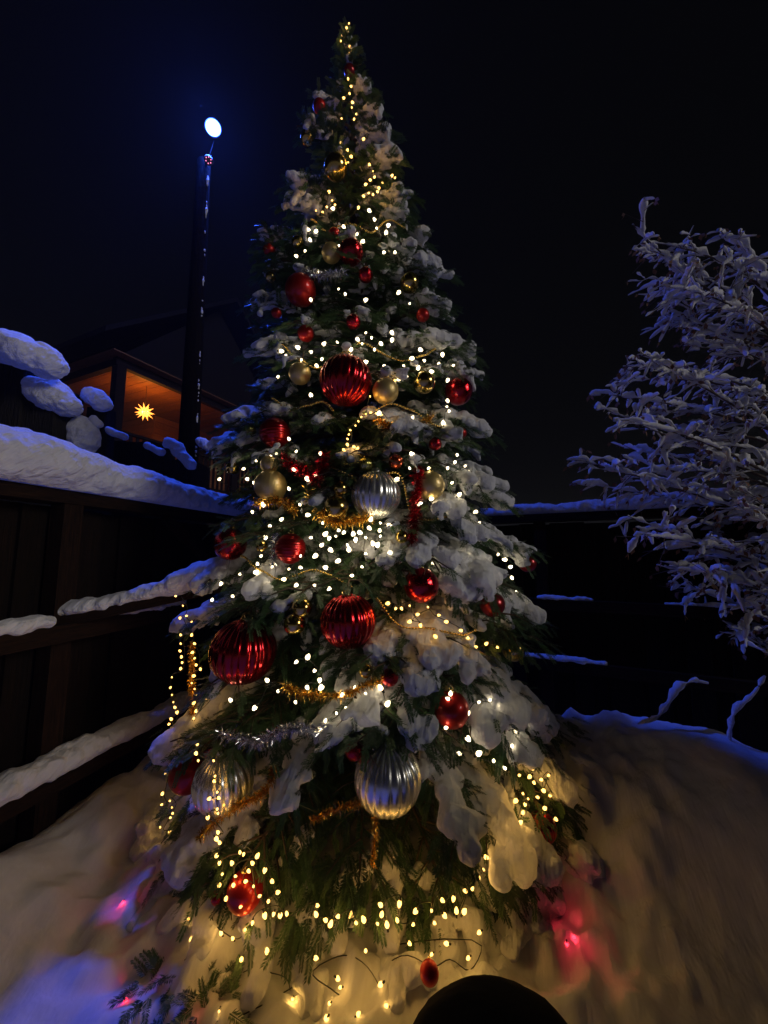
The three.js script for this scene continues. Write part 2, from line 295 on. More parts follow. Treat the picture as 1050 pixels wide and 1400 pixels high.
// ---------------------------------------------------------------- stepped wall with snow caps behind the left fence
{
  const o = thing('stepped_wall', 'dark stepped stone wall with rounded snow caps behind the left fence', 'wall');
  const D = 3.0;
  const block = (x0, x1, yTop, d, depth = 0.3) => { // top edge seen from x0 to x1 at yTop
    const a = at(x0, yTop, d), b = at(x1, yTop, d), g = new THREE.BoxGeometry(b.x - a.x, a.y + 0.2, depth, 3, 6, 1), p = g.attributes.position;
    for (let i = 0; i < p.count; i++) { const q = V(p.getX(i) + a.x, p.getY(i), p.getZ(i)); p.setXYZ(i, p.getX(i) + 0.02 * noise(q.x * 5, q.y * 5, q.z * 9), p.getY(i) + 0.02 * noise(q.x * 5 + 9, q.y * 5, q.z), p.getZ(i) + 0.03 * noise(q.x * 6, q.y * 6 + 4, q.z)); }
    g.computeVertexNormals(); g.translate((a.x + b.x) / 2, a.y / 2 - 0.1, a.z - depth / 2); part('block', g, M.stone, o);
  };
  block(-60, 34, 500, D); block(30, 76, 524, D + 0.02); block(40, 96, 566, D + 0.3); block(118, 144, 556, D + 0.35, 0.16); block(92, 128, 618, D + 0.5); block(140, 210, 603, D + 0.8, 0.4); block(205, 262, 628, D + 0.75, 0.4);
  const lump = (list, rough = 0.7) => { const caps = list.map(([x0, y0, x1, y1, r, d]) => cap(at(x0, y0, d), at(x1, y1, d), r)); const g = snowOf(caps, 0.014, { flat: 0.92, soft: 0.08, rough: rough * 1.5 }); part('snow_cap', g, M.snow, o); };
  lump([[-50, 466, 20, 476, 0.14, D - 0.1], [30, 482, 66, 497, 0.115, D - 0.1], [10, 474, 30, 482, 0.13, D - 0.25], [62, 490, 68, 500, 0.1, D - 0.15]]);
  lump([[58, 538, 70, 545, 0.12, D + 0.05], [80, 545, 92, 554, 0.105, D + 0.08], [42, 524, 52, 534, 0.06, D + 0.05], [70, 532, 74, 534, 0.1, D + 0.1]]);
  lump([[125, 541, 134, 546, 0.085, D + 0.3], [138, 552, 143, 555, 0.06, D + 0.3]]);
  lump([[104, 592, 114, 604, 0.13, D + 0.3], [112, 585, 118, 590, 0.1, D + 0.3]]);
  lump([[128, 574, 134, 580, 0.04, D + 0.3]], 0.4);
  lump([[146, 588, 170, 597, 0.038, D + 0.4]], 0.4);
  lump([[202, 610, 220, 618, 0.04, D + 0.6]], 0.4);
  lump([[232, 606, 240, 610, 0.06, D + 0.6], [246, 618, 262, 636, 0.055, D + 0.6]], 0.6);
}

// ---------------------------------------------------------------- pole with security camera and blue lamp
const POLED = 4.6;
{
  const foot = at(262, 612, POLED), head = at(279, 222, POLED);
  const base = V(foot.x - 0.02, -0.2, foot.z), dir = head.clone().sub(base);
  const o = thing('lamp_pole', 'tall dark wooden pole with a strip of snow down its side, behind the left fence', 'pole');
  const pts = [], ra = []; for (let i = 0; i <= 24; i++) { const t = i / 24; pts.push(base.clone().addScaledVector(dir, t)); ra.push(lerp(0.15, 0.085, t)); }
  part('shaft', tube(pts, ra, 14), new THREE.MeshPhysicalMaterial({ specularIntensity: 0.15, color: lin(0.012, 0.01, 0.009), roughness: 0.95, map: woodMap, bumpMap: woodBump, bumpScale: 0.01 }), o);
  const p = [], q = []; for (let i = 0; i <= 90; i++) { const t = lerp(0.3, 0.985, i / 90), k = 0.002 + 0.03 * Math.max(0, noise(t * 34, 2, 2) + 0.05); p.push(base.clone().addScaledVector(dir, t).add(V(lerp(0.15, 0.085, t) * 0.94, 0, 0.04))); q.push(k); }
  snowStrip(p, q, o, 0.014, { flat: 1, soft: 0.02, rough: 0.5 }, 'snow_strip');
  snowStrip([at(276, 604, POLED - 0.15), at(284, 612, POLED - 0.2)], [0.07, 0.05], o, 0.014, { flat: 0.8 }, 'snow_lump');
  part('bracket', tube([head.clone(), head.clone().add(V(0, 0.15, -0.1)), at(291, 180, POLED).add(V(-0.04, 0, -0.12))], [0.006, 0.004, 0.004], 6), M.dark, o);

  const cam = at(285, 219, POLED - 0.18);
  const c = thing('security_camera', 'small dome camera with a ring of pink infrared dots under the blue lamp', 'camera', cam);
  const toCam = camera.position.clone().sub(cam).normalize(), turn = new THREE.Quaternion().setFromUnitVectors(V(0, 0, 1), toCam);
  const body = part('housing', new THREE.CylinderGeometry(0.05, 0.056, 0.13, 20).rotateX(Math.PI / 2), M.black, c); body.quaternion.copy(turn); body.position.copy(toCam.clone().multiplyScalar(-0.065));
  const hood = part('hood', new THREE.SphereGeometry(0.068, 20, 12, 0, Math.PI * 2, 0, 1.15), new THREE.MeshStandardMaterial({ color: lin(0.5, 0.5, 0.52), roughness: 0.5, side: THREE.DoubleSide }), c); hood.position.set(-0.012, 0.005, -0.03);
  const lens = part('lens', new THREE.SphereGeometry(0.016, 12, 8), M.black, c); lens.position.copy(toCam.clone().multiplyScalar(0.003));
  const led = new THREE.MeshStandardMaterial({ color: lin(0.5, 0.3, 0.35), emissive: lin(2.2, 0.5, 1.1) });
  for (let k = 0; k < 6; k++) { const a = k / 6 * Math.PI * 2 + 0.3, q = V(Math.cos(a) * 0.033, Math.sin(a) * 0.033, 0.004).applyQuaternion(turn); part('infrared_light', new THREE.IcosahedronGeometry(0.0065, 1), led, c, q); }
  part('arm', tube([V(0, 0, 0).addScaledVector(toCam, -0.12), head.clone().sub(cam)], [0.016, 0.016], 8), M.black, c);

  const lp = at(291.5, 175, POLED);
  const l = thing('blue_lamp', 'bright blue floodlight glowing on top of the tall pole', 'lamp', lp);
  const face = V(0.28, -0.42, 0.86).normalize(), ft = new THREE.Quaternion().setFromUnitVectors(V(0, 1, 0), face);
  const prof = [[0, -0.12], [0.05, -0.115], [0.085, -0.07], [0.102, -0.01], [0.108, 0.012], [0.1, 0.014], [0.094, 0.0], [0, 0.0]].map(([x, y]) => new THREE.Vector2(x, y));
  part('housing', new THREE.LatheGeometry(prof, 28), M.black, l).quaternion.copy(ft);
  const glass = part('lamp_lens', new THREE.SphereGeometry(0.094, 28, 12, 0, Math.PI * 2, 0, Math.PI / 2).scale(1, 0.5, 1), new THREE.MeshStandardMaterial({ color: lin(0.6, 0.7, 0.9), emissive: lin(1.6, 4.2, 9) }), l); glass.quaternion.copy(ft); glass.position.copy(face.clone().multiplyScalar(0.004));
  const light = new THREE.PointLight(lin(0.03, 0.1, 1), 42); light.position.copy(face.clone().multiplyScalar(0.075)); light.castShadow = true; light.shadow.radius = 9; l.add(light);
  const beam = new THREE.SpotLight(lin(0.03, 0.1, 1), 72, 0, 0.8, 0.9); beam.position.copy(light.position); beam.castShadow = true; beam.shadow.radius = 9; l.add(beam); beam.target.position.set(-2.1, 0.5, -2.8); scene.add(beam.target);
}

// ---------------------------------------------------------------- house with the lit veranda
{
  const C = at(163, 497, 8), a = V(0.407, 0, -0.914), b = V(-0.914, 0, -0.407), ceil = C.y, floorY = ceil - 2.55;
  const h = thing('chalet', 'dark wooden house with an orange lit corner veranda, far left', 'house');
  const P = (i, j, y) => V(C.x + a.x * i + b.x * j, y, C.z + a.z * i + b.z * j);
  const La = 7.5, Lb = 7, depth = 2.6;
  const varnish = [0.9, 1, 1.12].map(k => new THREE.MeshPhysicalMaterial({ color: lin(0.36 * k, 0.17 * k, 0.07 * k), roughness: 0.42, clearcoat: 0.6, clearcoatRoughness: 0.25, map: woodMap, bumpMap: woodBump, bumpScale: 0.002 }));
  for (let i = -0.3, k = 0; i < La; i += 0.16, k++) part('ceiling_board', timber(P(i + 0.08, -0.3, ceil + 0.13 + 0.004 * (k % 2)), P(i + 0.08, Lb, ceil + 0.13 + 0.004 * (k % 2)), 0.152, 0.025), varnish[(k * 7) % 3], h);
  part('eave_beam', timber(P(-0.1, 0, ceil + 0.02), P(La, 0, ceil + 0.02), 0.14, 0.18), boardMats[0], h);
  part('eave_beam', timber(P(0, 0.08, ceil + 0.02), P(0, Lb, ceil + 0.02), 0.14, 0.176), boardMats[0], h);
  part('veranda_floor', timber(P(La / 2, -0.1, floorY - 0.1), P(La / 2, Lb, floorY - 0.1), La + 0.2, 0.2), boardMats[1], h);
  for (const [i, j] of [[0.03, 0.03], [3.4, 0.02], [6.8, 0.02], [0.02, 4]]) part('veranda_post', timber(P(i, j, floorY), P(i, j, ceil - 0.05), 0.2, 0.2, a), boardMats[1], h);
  // house walls set back behind the veranda, of horizontal planks, with a door and a window
  const wallMat = varnish;
  for (let y = floorY, k = 0; y < ceil + 0.1; y += 0.19, k++) {
    part('wall_plank', timber(P(depth, depth, y + 0.09), P(La, depth, y + 0.09), 0.1 + 0.006 * (k % 2), 0.182), wallMat[(k * 5) % 3], h);
    part('wall_plank', timber(P(depth + 0.06, depth + 0.06, y + 0.09), P(depth + 0.06, Lb, y + 0.09), 0.1 + 0.006 * (k % 2), 0.182), wallMat[(k * 5 + 1) % 3], h);
  }
  const door = part('door', timber(P(4.3, depth - 0.07, floorY), P(4.3, depth - 0.07, floorY + 2.05), 0.9, 0.05, b), boardMats[0], h); part('handle', timber(P(4.65, depth - 0.11, floorY + 1), P(4.65, depth - 0.11, floorY + 1.12), 0.03, 0.03, b), M.silverCap, door);
  // railing on both open sides
  const railTop = floorY + 1.02;
  for (const [s, e] of [[P(0.1, 0, 0), P(La, 0, 0)], [P(0, 0.1, 0), P(0, Lb, 0)]]) {
    const u = e.clone().sub(s), L = u.length(); u.normalize();
    part('handrail', timber(V(s.x, railTop, s.z), V(e.x, railTop, e.z), 0.09, 0.06), boardMats[2], h);
    part('bottom_rail', timber(V(s.x, floorY + 0.12, s.z), V(e.x, floorY + 0.12, e.z), 0.06, 0.06), boardMats[2], h);
    for (let t = 0.12; t < L; t += 0.155) part('baluster', timber(V(s.x + u.x * t, floorY + 0.15, s.z + u.z * t), V(s.x + u.x * t, railTop - 0.03, s.z + u.z * t), 0.07, 0.025, V(-u.z, 0, u.x)), boardMats[Math.floor(t * 10) % 4], h);
  }
  // lower storey and the steep roof
  for (let y = -0.3, k = 0; y < floorY - 0.2; y += 0.3, k++) { part('lower_plank', timber(P(0.4, 0.4, y + 0.15), P(La, 0.4, y + 0.15), 0.16 + 0.01 * (k % 2), 0.29), boardMats[k % 4], h); part('lower_plank', timber(P(0.4, 0.52, y + 0.15), P(0.4, Lb, y + 0.15), 0.16 + 0.01 * (k % 2), 0.29), boardMats[(k + 1) % 4], h); }
  const ridgeH = ceil + 3.0, mid = 2.6, e0 = -0.7, e1 = La * 0.78;
  const slope = (i0, y0, i1, y1, name) => { const g = new THREE.BufferGeometry(), n = 0.12, q = [P(i0, -0.7, y0), P(i0, Lb + 1, y0), P(i1, Lb + 1, y1), P(i1, -0.7, y1)]; const t = q.map(v => v.clone().add(V(0, n, 0))), pts = [...q, ...t]; g.setAttribute('position', new THREE.Float32BufferAttribute(pts.flatMap(v => v.toArray()), 3)); g.setIndex([0, 1, 2, 0, 2, 3, 4, 6, 5, 4, 7, 6, 0, 4, 5, 0, 5, 1, 1, 5, 6, 1, 6, 2, 2, 6, 7, 2, 7, 3, 3, 7, 4, 3, 4, 0]); const gg = g.toNonIndexed(); gg.computeVertexNormals(); gg.setAttribute('uv', new THREE.Float32BufferAttribute(new Float32Array(72), 2)); part(name, gg, M.roof, h); };
  slope(e0, ceil + 0.2, mid, ridgeH, 'roof'); slope(e1, ceil + 0.2, mid + 0.01, ridgeH - 0.004, 'roof');
  { const g = new THREE.BufferGeometry(); const q = [P(0, -0.02, ceil + 0.2), P(e1 - 0.4, -0.02, ceil + 0.2), P(mid, -0.02, ridgeH - 0.1)], t = q.map(v => v.clone().addScaledVector(b, 0.1)); g.setAttribute('position', new THREE.Float32BufferAttribute([...q, ...t].flatMap(v => v.toArray()), 3)); g.setIndex([0, 2, 1, 3, 4, 5, 0, 1, 4, 0, 4, 3, 1, 2, 5, 1, 5, 4, 2, 0, 3, 2, 3, 5]); const gg = g.toNonIndexed(); gg.computeVertexNormals(); part('gable', gg, M.roof, h); }

  // paper star lantern
  const sp_ = at(198, 563, 9.4), s = thing('star_lantern', 'glowing orange many-pointed star lantern hanging in the veranda', 'lantern', sp_);
  const paper = new THREE.MeshStandardMaterial({ color: lin(0.8, 0.5, 0.2), emissive: lin(3.0, 0.85, 0.09), roughness: 0.7 });
  const core = new THREE.IcosahedronGeometry(0.085, 1), dirs = new Set(); const cpz = core.attributes.position, done = [];
  for (let i = 0; i < cpz.count; i += 3) { const q = V(0, 0, 0); for (let k = 0; k < 3; k++) q.add(V(cpz.getX(i + k), cpz.getY(i + k), cpz.getZ(i + k))); q.normalize(); if (done.every(v => v.dot(q) < 0.93)) done.push(q); }
  part('core_light', core, new THREE.MeshStandardMaterial({ color: lin(0.9, 0.7, 0.3), emissive: lin(7, 3.6, 0.9) }), s);
  const cones = [];
  for (const q of done) { const c = new THREE.ConeGeometry(0.032, 0.18, 5); c.translate(0, 0.15, 0); c.applyQuaternion(new THREE.Quaternion().setFromUnitVectors(V(0, 1, 0), q)); cones.push(c); }
  part('star_shell', mergeGeometries(cones), paper, s);
  part('cord', tube([V(0, 0.1, 0), V(0, ceil + 0.12 - sp_.y, 0)], [0.006, 0.006], 5), M.wire, s);
  const L = new THREE.PointLight(lin(1, 0.36, 0.04), 5.5); L.castShadow = true; L.shadow.radius = 5; s.add(L);
}

// ---------------------------------------------------------------- the christmas tree
const PROFILE = [[0, 1.26], [0.3, 1.24], [1.0, 1.14], [1.6, 1.02], [2.4, 0.95], [3.1, 0.80], [3.95, 0.66], [4.55, 0.46], [5.2, 0.25], [5.6, 0.11], [5.85, 0.05], [6.15, 0.012], [7, 0]];
function R(h) { for (let i = 1; i < PROFILE.length; i++) if (h <= PROFILE[i][0]) return lerp(PROFILE[i - 1][1], PROFILE[i][1], clamp((h - PROFILE[i - 1][0]) / (PROFILE[i][0] - PROFILE[i - 1][0]), 0, 1)); return 0; }
const surfaceDist = p => { const c = axis(p.y); return Math.hypot(p.x - c.x, p.z - c.z) - R(p.y); };
function hit(px, py, off = 0) {        // where the sight line meets the crown; beside the crown, its nearest approach
  let best = null, bd = 1e9;
  for (let z = 0.9; z < 3.3; z += 0.01) { const p = at(px, py, z), d = surfaceDist(p) - off; if (d < 0) return p; if (d < bd) { bd = d; best = p; } }
  return best;
}
const outward = p => { const c = axis(p.y); return V(p.x - c.x, 0, p.z - c.z).normalize(); };

// baubles: x, y and radius in the photograph's pixels, finish, label
const BAUBLES = [
  [473, 521, 36, 'redRib', 'large dark red ribbed bauble hanging high in the middle of the tree'],
  [514, 677, 34, 'silverRib', 'large silver ribbed bauble below the tree\'s middle, beside the red tinsel tail'],
  [333, 890, 44, 'redRib', 'largest red ribbed bauble, at the lower left edge below the snowy rail'],
  [476, 849, 38, 'redRib', 'large bright red ribbed bauble in the lower centre of the tree'],
  [530, 1063, 46, 'silverRib', 'largest silver ribbed bauble under a snowy bough at the bottom'],
  [306, 1068, 40, 'silverRib', 'large silver ribbed bauble at the lower left behind a hanging light strand'],
  [411, 397, 21, 'redMatte', 'medium matte red bauble on the upper left of the tree'],
  [627, 535, 19, 'redGloss', 'glittering red bauble at the right edge at mid height'],
  [376, 592, 21, 'redRing', 'red bauble with level rings on the left at mid height'],
  [315, 744, 22, 'redGloss', 'glossy red bauble with a small icicle at the left edge'],
  [397, 750, 21, 'redRing', 'red ringed bauble half hidden behind a green bough, left of centre'],
  [576, 800, 24, 'redGloss', 'glossy red bauble under the broad snowy bough on the right'],
  [617, 970, 24, 'redMatte', 'matte red bauble between snowy boughs at the lower right'],
  [258, 1057, 25, 'redMatte', 'matte orange-red bauble at the lower left edge among golden bulbs'],
  [288, 1028, 9, 'redGloss', 'tiny red bauble just above the lower left matte red one'],
  [480, 345, 17, 'redGloss', 'dark glossy red bauble near the top with a bright rim'],
  [459, 229, 16, 'gold', 'gold bauble high up near the tree tip'],
  [578, 431, 9, 'redMatte', 'small red bauble hanging free at the upper right edge'],
  [418, 456, 11, 'redMatte', 'small dark red bauble left above the large high red ribbed one'],
  [483, 440, 10, 'redGloss', 'small red bauble right above the large high red ribbed one'],
  [500, 376, 10, 'redGloss', 'small red bauble just below the dark glossy one near the top'],
  [560, 387, 13, 'gold', 'gold bauble under the snowy bough at the upper right'],
  [453, 346, 13, 'goldMatte', 'pale gold bauble left of the dark glossy red one near the top'],
  [410, 511, 15, 'goldMatte', 'matte gold bauble left of the large high red ribbed one'],
  [580, 523, 15, 'gold', 'gold bauble on the right at the height of the glittering red one'],
  [527, 535, 18, 'goldMatte', 'dull gold bauble right of the large high red ribbed one'],
  [370, 664, 22, 'goldMatte', 'glittery gold bauble left of the red tinsel'],
  [368, 635, 12, 'goldMatte', 'small gold bauble just above the glittery gold one'],
  [460, 694, 17, 'gold', 'shiny gold bauble left of the upper silver ribbed one'],
  [466, 668, 10, 'gold', 'small dark gold bauble just above the shiny gold one'],
  [403, 853, 15, 'gold', 'gold bauble left of the bright red ribbed one in the lower centre'],
  [413, 831, 14, 'gold', 'gold bauble under a dab of snow, above another gold one'],
  [541, 631, 10, 'redGold', 'small red and gold bauble above the upper silver ribbed one'],
  [595, 607, 9, 'redGloss', 'small red bauble hanging under snow on the right at mid height'],
  [630, 592, 8, 'redMatte', 'tiny red bauble at the right edge under the glittering red one'],
  [457, 320, 8, 'redMatte', 'tiny red bauble left above the dark glossy one near the top'],
  [368, 342, 8, 'redMatte', 'tiny red bauble at the upper left tip of a blue-lit bough'],
  [378, 428, 7, 'redMatte', 'tiny red bauble at the left edge below the medium matte red one'],
  [318, 640, 9, 'gold', 'small gold bauble at the far left tip above the fence snow'],
  [500, 635, 10, 'goldRib', 'small yellow-green ribbed bauble left above the upper silver ribbed one'],
  [484, 1026, 13, 'redGloss', 'red bauble peeping from the snow left of the largest silver one'],
  [702, 889, 15, 'gold', 'dull gold bauble at the right edge under a snow clump'],
  [708, 885, 7, 'redGloss', 'tiny bright red bauble at the right edge in front of a gold one'],
  [533, 926, 12, 'redGloss', 'small red bauble at the lower centre left of a snowy bough'],
  [741, 1131, 19, 'redRib', 'red ribbed bauble in the golden lit snow at the lower right'],
  [778, 1142, 27, 'redDark', 'dark red bauble at the far lower right edge'],
  [335, 1218, 24, 'redMatte', 'red bauble low down at the left among golden bulbs'],
  [587, 1330, 13, 'redMatte', 'small red bauble lying in the snow in front of the tree'],
  [407, 331, 8, 'gold', 'tiny gold bauble at the upper left beside white bulbs'],
  [500, 917, 10, 'gold', 'small clear gold bauble right above the lower gold tinsel'],
  [437, 146, 9, 'redMatte', 'tiny dark red bauble just below the tree tip'],
  [420, 189, 9, 'gold', 'tiny gold bauble at the left below the tree tip'],
  [370, 379, 7, 'gold', 'tiny gold bauble at the left end of an upper bough'],
  [588, 664, 20, 'goldMatte', 'dim gold bauble right of the red tinsel tail'],
  [342, 588, 8, 'goldRib', 'tiny yellow ribbed bauble at the left edge beside the red ringed one'],
  [358, 747, 8, 'gold', 'tiny gold bauble left of the silver ribbon'],
  [549, 734, 9, 'gold', 'tiny dark gold bauble left of the red tinsel tail'],
  [673, 826, 17, 'redDark', 'dark red bauble below the glowing snow lumps at the right'],
  [721, 770, 12, 'redDark', 'dark red bauble at the outer end of the right snowy bough'],
  [341, 846, 11, 'gold', 'small green-gold bauble on top of the largest red ribbed one'],
  [297, 1228, 8, 'redGloss', 'tiny red bauble low down left of the low red one'],
  [478, 98, 8, 'redDark', 'tiny dark bauble beside the tree tip'],
];
const metal = (r, g, b, rough, metalness = 1) => new THREE.MeshPhysicalMaterial({ color: lin(r, g, b), roughness: rough, metalness, clearcoat: 0.5, clearcoatRoughness: 0.08 });
const glitterBump = grainTexture(128, () => { const h = rnd(); return [h, h, h]; });
const FIN = {
  redRib: metal(0.5, 0.008, 0.014, 0.22, 0.97), redGloss: metal(0.5, 0.008, 0.016, 0.14, 0.96), redMatte: metal(0.42, 0.014, 0.01, 0.46, 0.8), redRing: metal(0.45, 0.01, 0.012, 0.3, 0.88), redDark: metal(0.3, 0.01, 0.012, 0.3, 0.7), redGold: metal(0.6, 0.1, 0.03, 0.2, 0.9),
  silverRib: metal(0.8, 0.8, 0.75, 0.27, 0.85), gold: metal(0.72, 0.5, 0.13, 0.17, 1), goldMatte: metal(0.7, 0.52, 0.2, 0.42, 0.75), goldRib: metal(0.66, 0.6, 0.15, 0.2, 0.9),
};
for (const k of ['redGloss', 'goldMatte']) { FIN[k].bumpMap = glitterBump; FIN[k].bumpScale = k === 'redGloss' ? 0.0012 : 0.001; }
function ballGeometry(kind) {
  const rib = /Rib/.test(kind), ring = kind === 'redRing', g = new THREE.SphereGeometry(1, rib ? 128 : 36, ring ? 64 : 28), p = g.attributes.position;
  for (let i = 0; i < p.count; i++) {
    const v = V(p.getX(i), p.getY(i), p.getZ(i)), ph = Math.atan2(v.z, v.x), s = Math.hypot(v.x, v.z);
    let k = 1;
    if (rib) k = 1 - 0.05 * Math.min(1, s * 1.6) * (1 - Math.abs(Math.cos(ph * 11 + 0.35 * v.y))) ** 1.6;
    if (ring) k = 1 - 0.03 * (1 - Math.abs(Math.cos(v.y * 16))) ** 1.5;
    p.setXYZ(i, v.x * k, v.y * k * (rib ? 0.97 : 1), v.z * k);
  }
  g.computeVertexNormals(); return g;
}
const BALL = Object.fromEntries(Object.keys(FIN).map(k => [k, ballGeometry(k)]));
const capGeo = new THREE.LatheGeometry([[0, 0.16], [0.12, 0.16], [0.19, 0.13], [0.2, 0], [0.22, -0.03]].map(([x, y]) => new THREE.Vector2(x, y)), 14);
const loopGeo = new THREE.TorusGeometry(0.09, 0.02, 6, 14);
const placed = [];     // room the twigs leave: [centre, radius]
const hooks = [];      // where a bough has to carry something
for (const [px, py, r, kind, label] of BAUBLES) {
  const lying = py > 1300;
  let p = lying ? atHeight(px, py, 0.2) : hit(px, py, r > 18 ? 0.0 : 0.02);
  const scale = -ray(px, py).z * 1, depth = -p.z / -ray(px, py).z, rad = r / F * depth;
  const o = thing('bauble', label, 'bauble', p, 'baubles on the christmas tree');
  const body = part('ball', BALL[kind], FIN[kind], o); body.scale.setScalar(rad); body.rotation.y = rr(0, 6);
  o.rotation.z = rr(-0.12, 0.12); o.rotation.x = lying ? -1.1 : rr(-0.1, 0.1);
  const c = part('cap', capGeo, /silver/.test(kind) ? M.silverCap : M.gilt, o); const cs = clamp(rad, 0.03, 0.11); c.scale.setScalar(cs); c.position.y = rad * 0.97 - cs * 0.02;
  const l = part('loop', loopGeo, M.gilt, o); l.scale.setScalar(cs); l.position.y = rad * 0.97 + cs * 0.22;
  if (px === 315) { part('icicle', tube([V(0, -rad, 0), V(0.002, -rad - 0.05, 0), V(0, -rad - 0.1, 0)], [0.008, 0.005, 0.001], 7), M.ice, o); }
  placed.push([p, rad]);
  if (!lying) hooks.push([p.clone().add(V(0, rad + cs * 0.3, 0)), rad]);
}

// ---------------------------------------------------------------- light strings
const bulbGeo = new THREE.LatheGeometry([[0, -0.011], [0.005, -0.0105], [0.0085, -0.006], [0.009, 0], [0.0065, 0.006], [0.003, 0.011], [0, 0.0125]].map(([x, y]) => new THREE.Vector2(x, y)), 9);
const socketGeo = new THREE.CylinderGeometry(0.0045, 0.0045, 0.014, 6).translate(0, -0.016, 0);
const bulbPoints = [];
function lightString(label, color, items, { off = 0.03, size = 1, group, ordered, power = 1, sink = 0 } = {}) {
  const o = thing('light_string', label, 'string lights', undefined, group);
  const pts = items.map(it => it.isVector3 ? it : hit(it[0], it[1], off + (it[2] ?? 0)));
  // wire runs from bulb to bulb; order by nearest neighbour so that it does not zigzag
  const rest = ordered ? null : pts.slice(1), path = [pts[0]];
  if (ordered) path.push(...pts.slice(1)); else while (rest.length) { const q = path.at(-1); let bi = 0, bd = 1e9; rest.forEach((p, i) => { const d = p.distanceTo(q); if (d < bd) { bd = d; bi = i; } }); path.push(rest.splice(bi, 1)[0]); }
  const curve = [];
  path.forEach((p, i) => {
    const side = V(rr(-1, 1), rr(-1, 1), rr(-0.3, 0.3)).normalize().multiplyScalar(0.016), inw = outward(p).multiplyScalar(-0.012);
    const w = p.clone().add(side).add(inw); w.y -= sink;
    if (i) { const q = curve.at(-1), d = q.distanceTo(w); if (d > 0.12) { const m = q.clone().lerp(w, 0.5); const dip = ordered ? V(0, 0, 0) : outward(m).multiplyScalar(-Math.min(0.14, d * 0.35)); m.add(dip).add(V(0, -Math.min(0.04, d * 0.1), 0)); curve.push(m); } }
    curve.push(w);
    const b = part('bulb', bulbGeo, bulbMats[color], o, p); b.scale.setScalar(size * (color === 'gold' ? 0.8 : 1) * rr(0.55, 1.2));
    b.quaternion.setFromUnitVectors(V(0, 1, 0), side.clone().negate().normalize());
    part('socket', socketGeo, M.wire, b);
    const [, c, I] = bulbColors[color], L = new THREE.PointLight(c, I * power * rr(0.75, 1.25)); L.castShadow = true; L.shadow.radius = 0.4; b.add(L);
    placed.push([p, 0.022]); bulbPoints.push(p);
  });
  const smooth = new THREE.CatmullRomCurve3(curve, false, 'centripetal').getPoints(Math.min(2200, curve.length * 4));
  part('wire', tube(smooth, smooth.map(() => 0.0018), 4), M.wire, o);
  return o;
}
const S = s => s.trim().split(/\s+/).map(q => q.split(',').map(Number));
lightString('golden string lights at the bare tip of the tree', 'gold', S('477,32 474,38 468,48 466,56 478,63 478,72 477,80 476,108 480,118 478,128 470,134 482,140 481,147 487,156 467,162 484,163'), { off: 0.05, power: 1.8 });
lightString('golden string lights round the crown below the tip', 'gold', S('466,195 475,205 480,214 476,222 497,190 505,225 510,234 506,246 500,252 497,268 504,264 510,266 516,262 518,257 450,262 454,274 458,280 432,288 441,290 447,283 536,240 540,243 490,284 523,250 512,242'), { off: 0.04, power: 1.8 });
lightString('warm white string lights on the upper third of the tree', 'white', S('422,314 432,316 424,328 474,317 538,330 505,288 512,300 528,318 470,310 463,336 488,320 417,343 525,345 455,285 496,330 540,345 531,308 515,312 405,350 472,402 500,410 536,455 435,372 500,455 545,400 463,395 560,415 425,410 590,460'));
lightString('warm white string lights above and beside the high red ribbed bauble', 'white', S('391,486 400,489 407,475 412,492 425,481 443,470 461,468 440,491 489,464 495,470 508,462 536,465 521,470 563,490 580,493 600,498 555,515 545,519 572,503 590,508 612,520 612,548 611,556 614,562 564,571 606,578 552,500 385,480 480,478 512,478 525,500 620,500 605,485 640,487 575,478 380,515 425,540 433,500 518,565 500,495'));
lightString('golden bead lights curling below the high red ribbed bauble', 'gold', S('506,542 500,566 507,564 514,565 521,567 494,570 490,576 486,582 479,588 477,594 475,600 475,608 484,611 489,613 470,615 543,505 547,512 540,520'), { size: 0.8 });
lightString('warm white string lights across the middle left of the tree', 'white', S('333,641 370,624 378,620 405,617 438,620 402,642 421,704 369,719 363,735 357,760 352,771 395,668 420,655 347,660 410,690 345,700 385,710 360,690 432,650 338,655 300,655 350,630 395,600'));
lightString('warm white string lights at the right side below mid height', 'white', S('625,622 622,632 636,637 640,645 628,676 575,688 590,682 572,690 600,655 645,660 560,640 612,640 632,690 650,700 655,715 612,700 540,690 563,620 543,655 586,640 600,690 618,660'));
lightString('dense warm white string lights under the upper silver ribbed bauble', 'white', S('445,730 450,736 463,725 459,733 475,745 477,751 483,730 486,738 500,735 505,722 510,743 516,745 532,718 519,725 520,733 411,760 431,760 445,776 462,767 411,776 481,787 533,756 470,728 492,728 452,752 441,715 425,735 500,757 495,775 520,715 507,710 440,745'));
lightString('warm white string lights on the snowy bough at the left', 'white', S('328,785 350,782 372,775 395,778 302,798 318,815 345,812 365,800 388,792 405,800 290,820 430,800 450,805'));
lightString('warm white string lights glowing in the snow lumps at the right', 'white', S('592,770 668,772 672,776 662,802 658,798 690,765 700,790 640,760 611,760 705,810 681,758 715,830 678,838 620,780 650,790 698,775'), { off: 0.0, power: 2.6 });
lightString('golden string lights in the lower right centre', 'gold', S('530,825 541,832 549,832 560,828 571,840 600,841 585,830 610,850 630,862 650,885 636,890 620,885 665,880 575,855 595,870 640,872 655,893 560,850 625,900 680,885'));
lightString('warm white string lights below the big red baubles', 'white', S('405,905 421,898 430,917 437,930 439,940 490,957 500,949 511,958 473,968 468,950 404,960 445,985 348,968 315,957 322,932 485,940 420,940 460,975 380,945 365,930 505,972 495,990 440,998 520,940 530,962'));
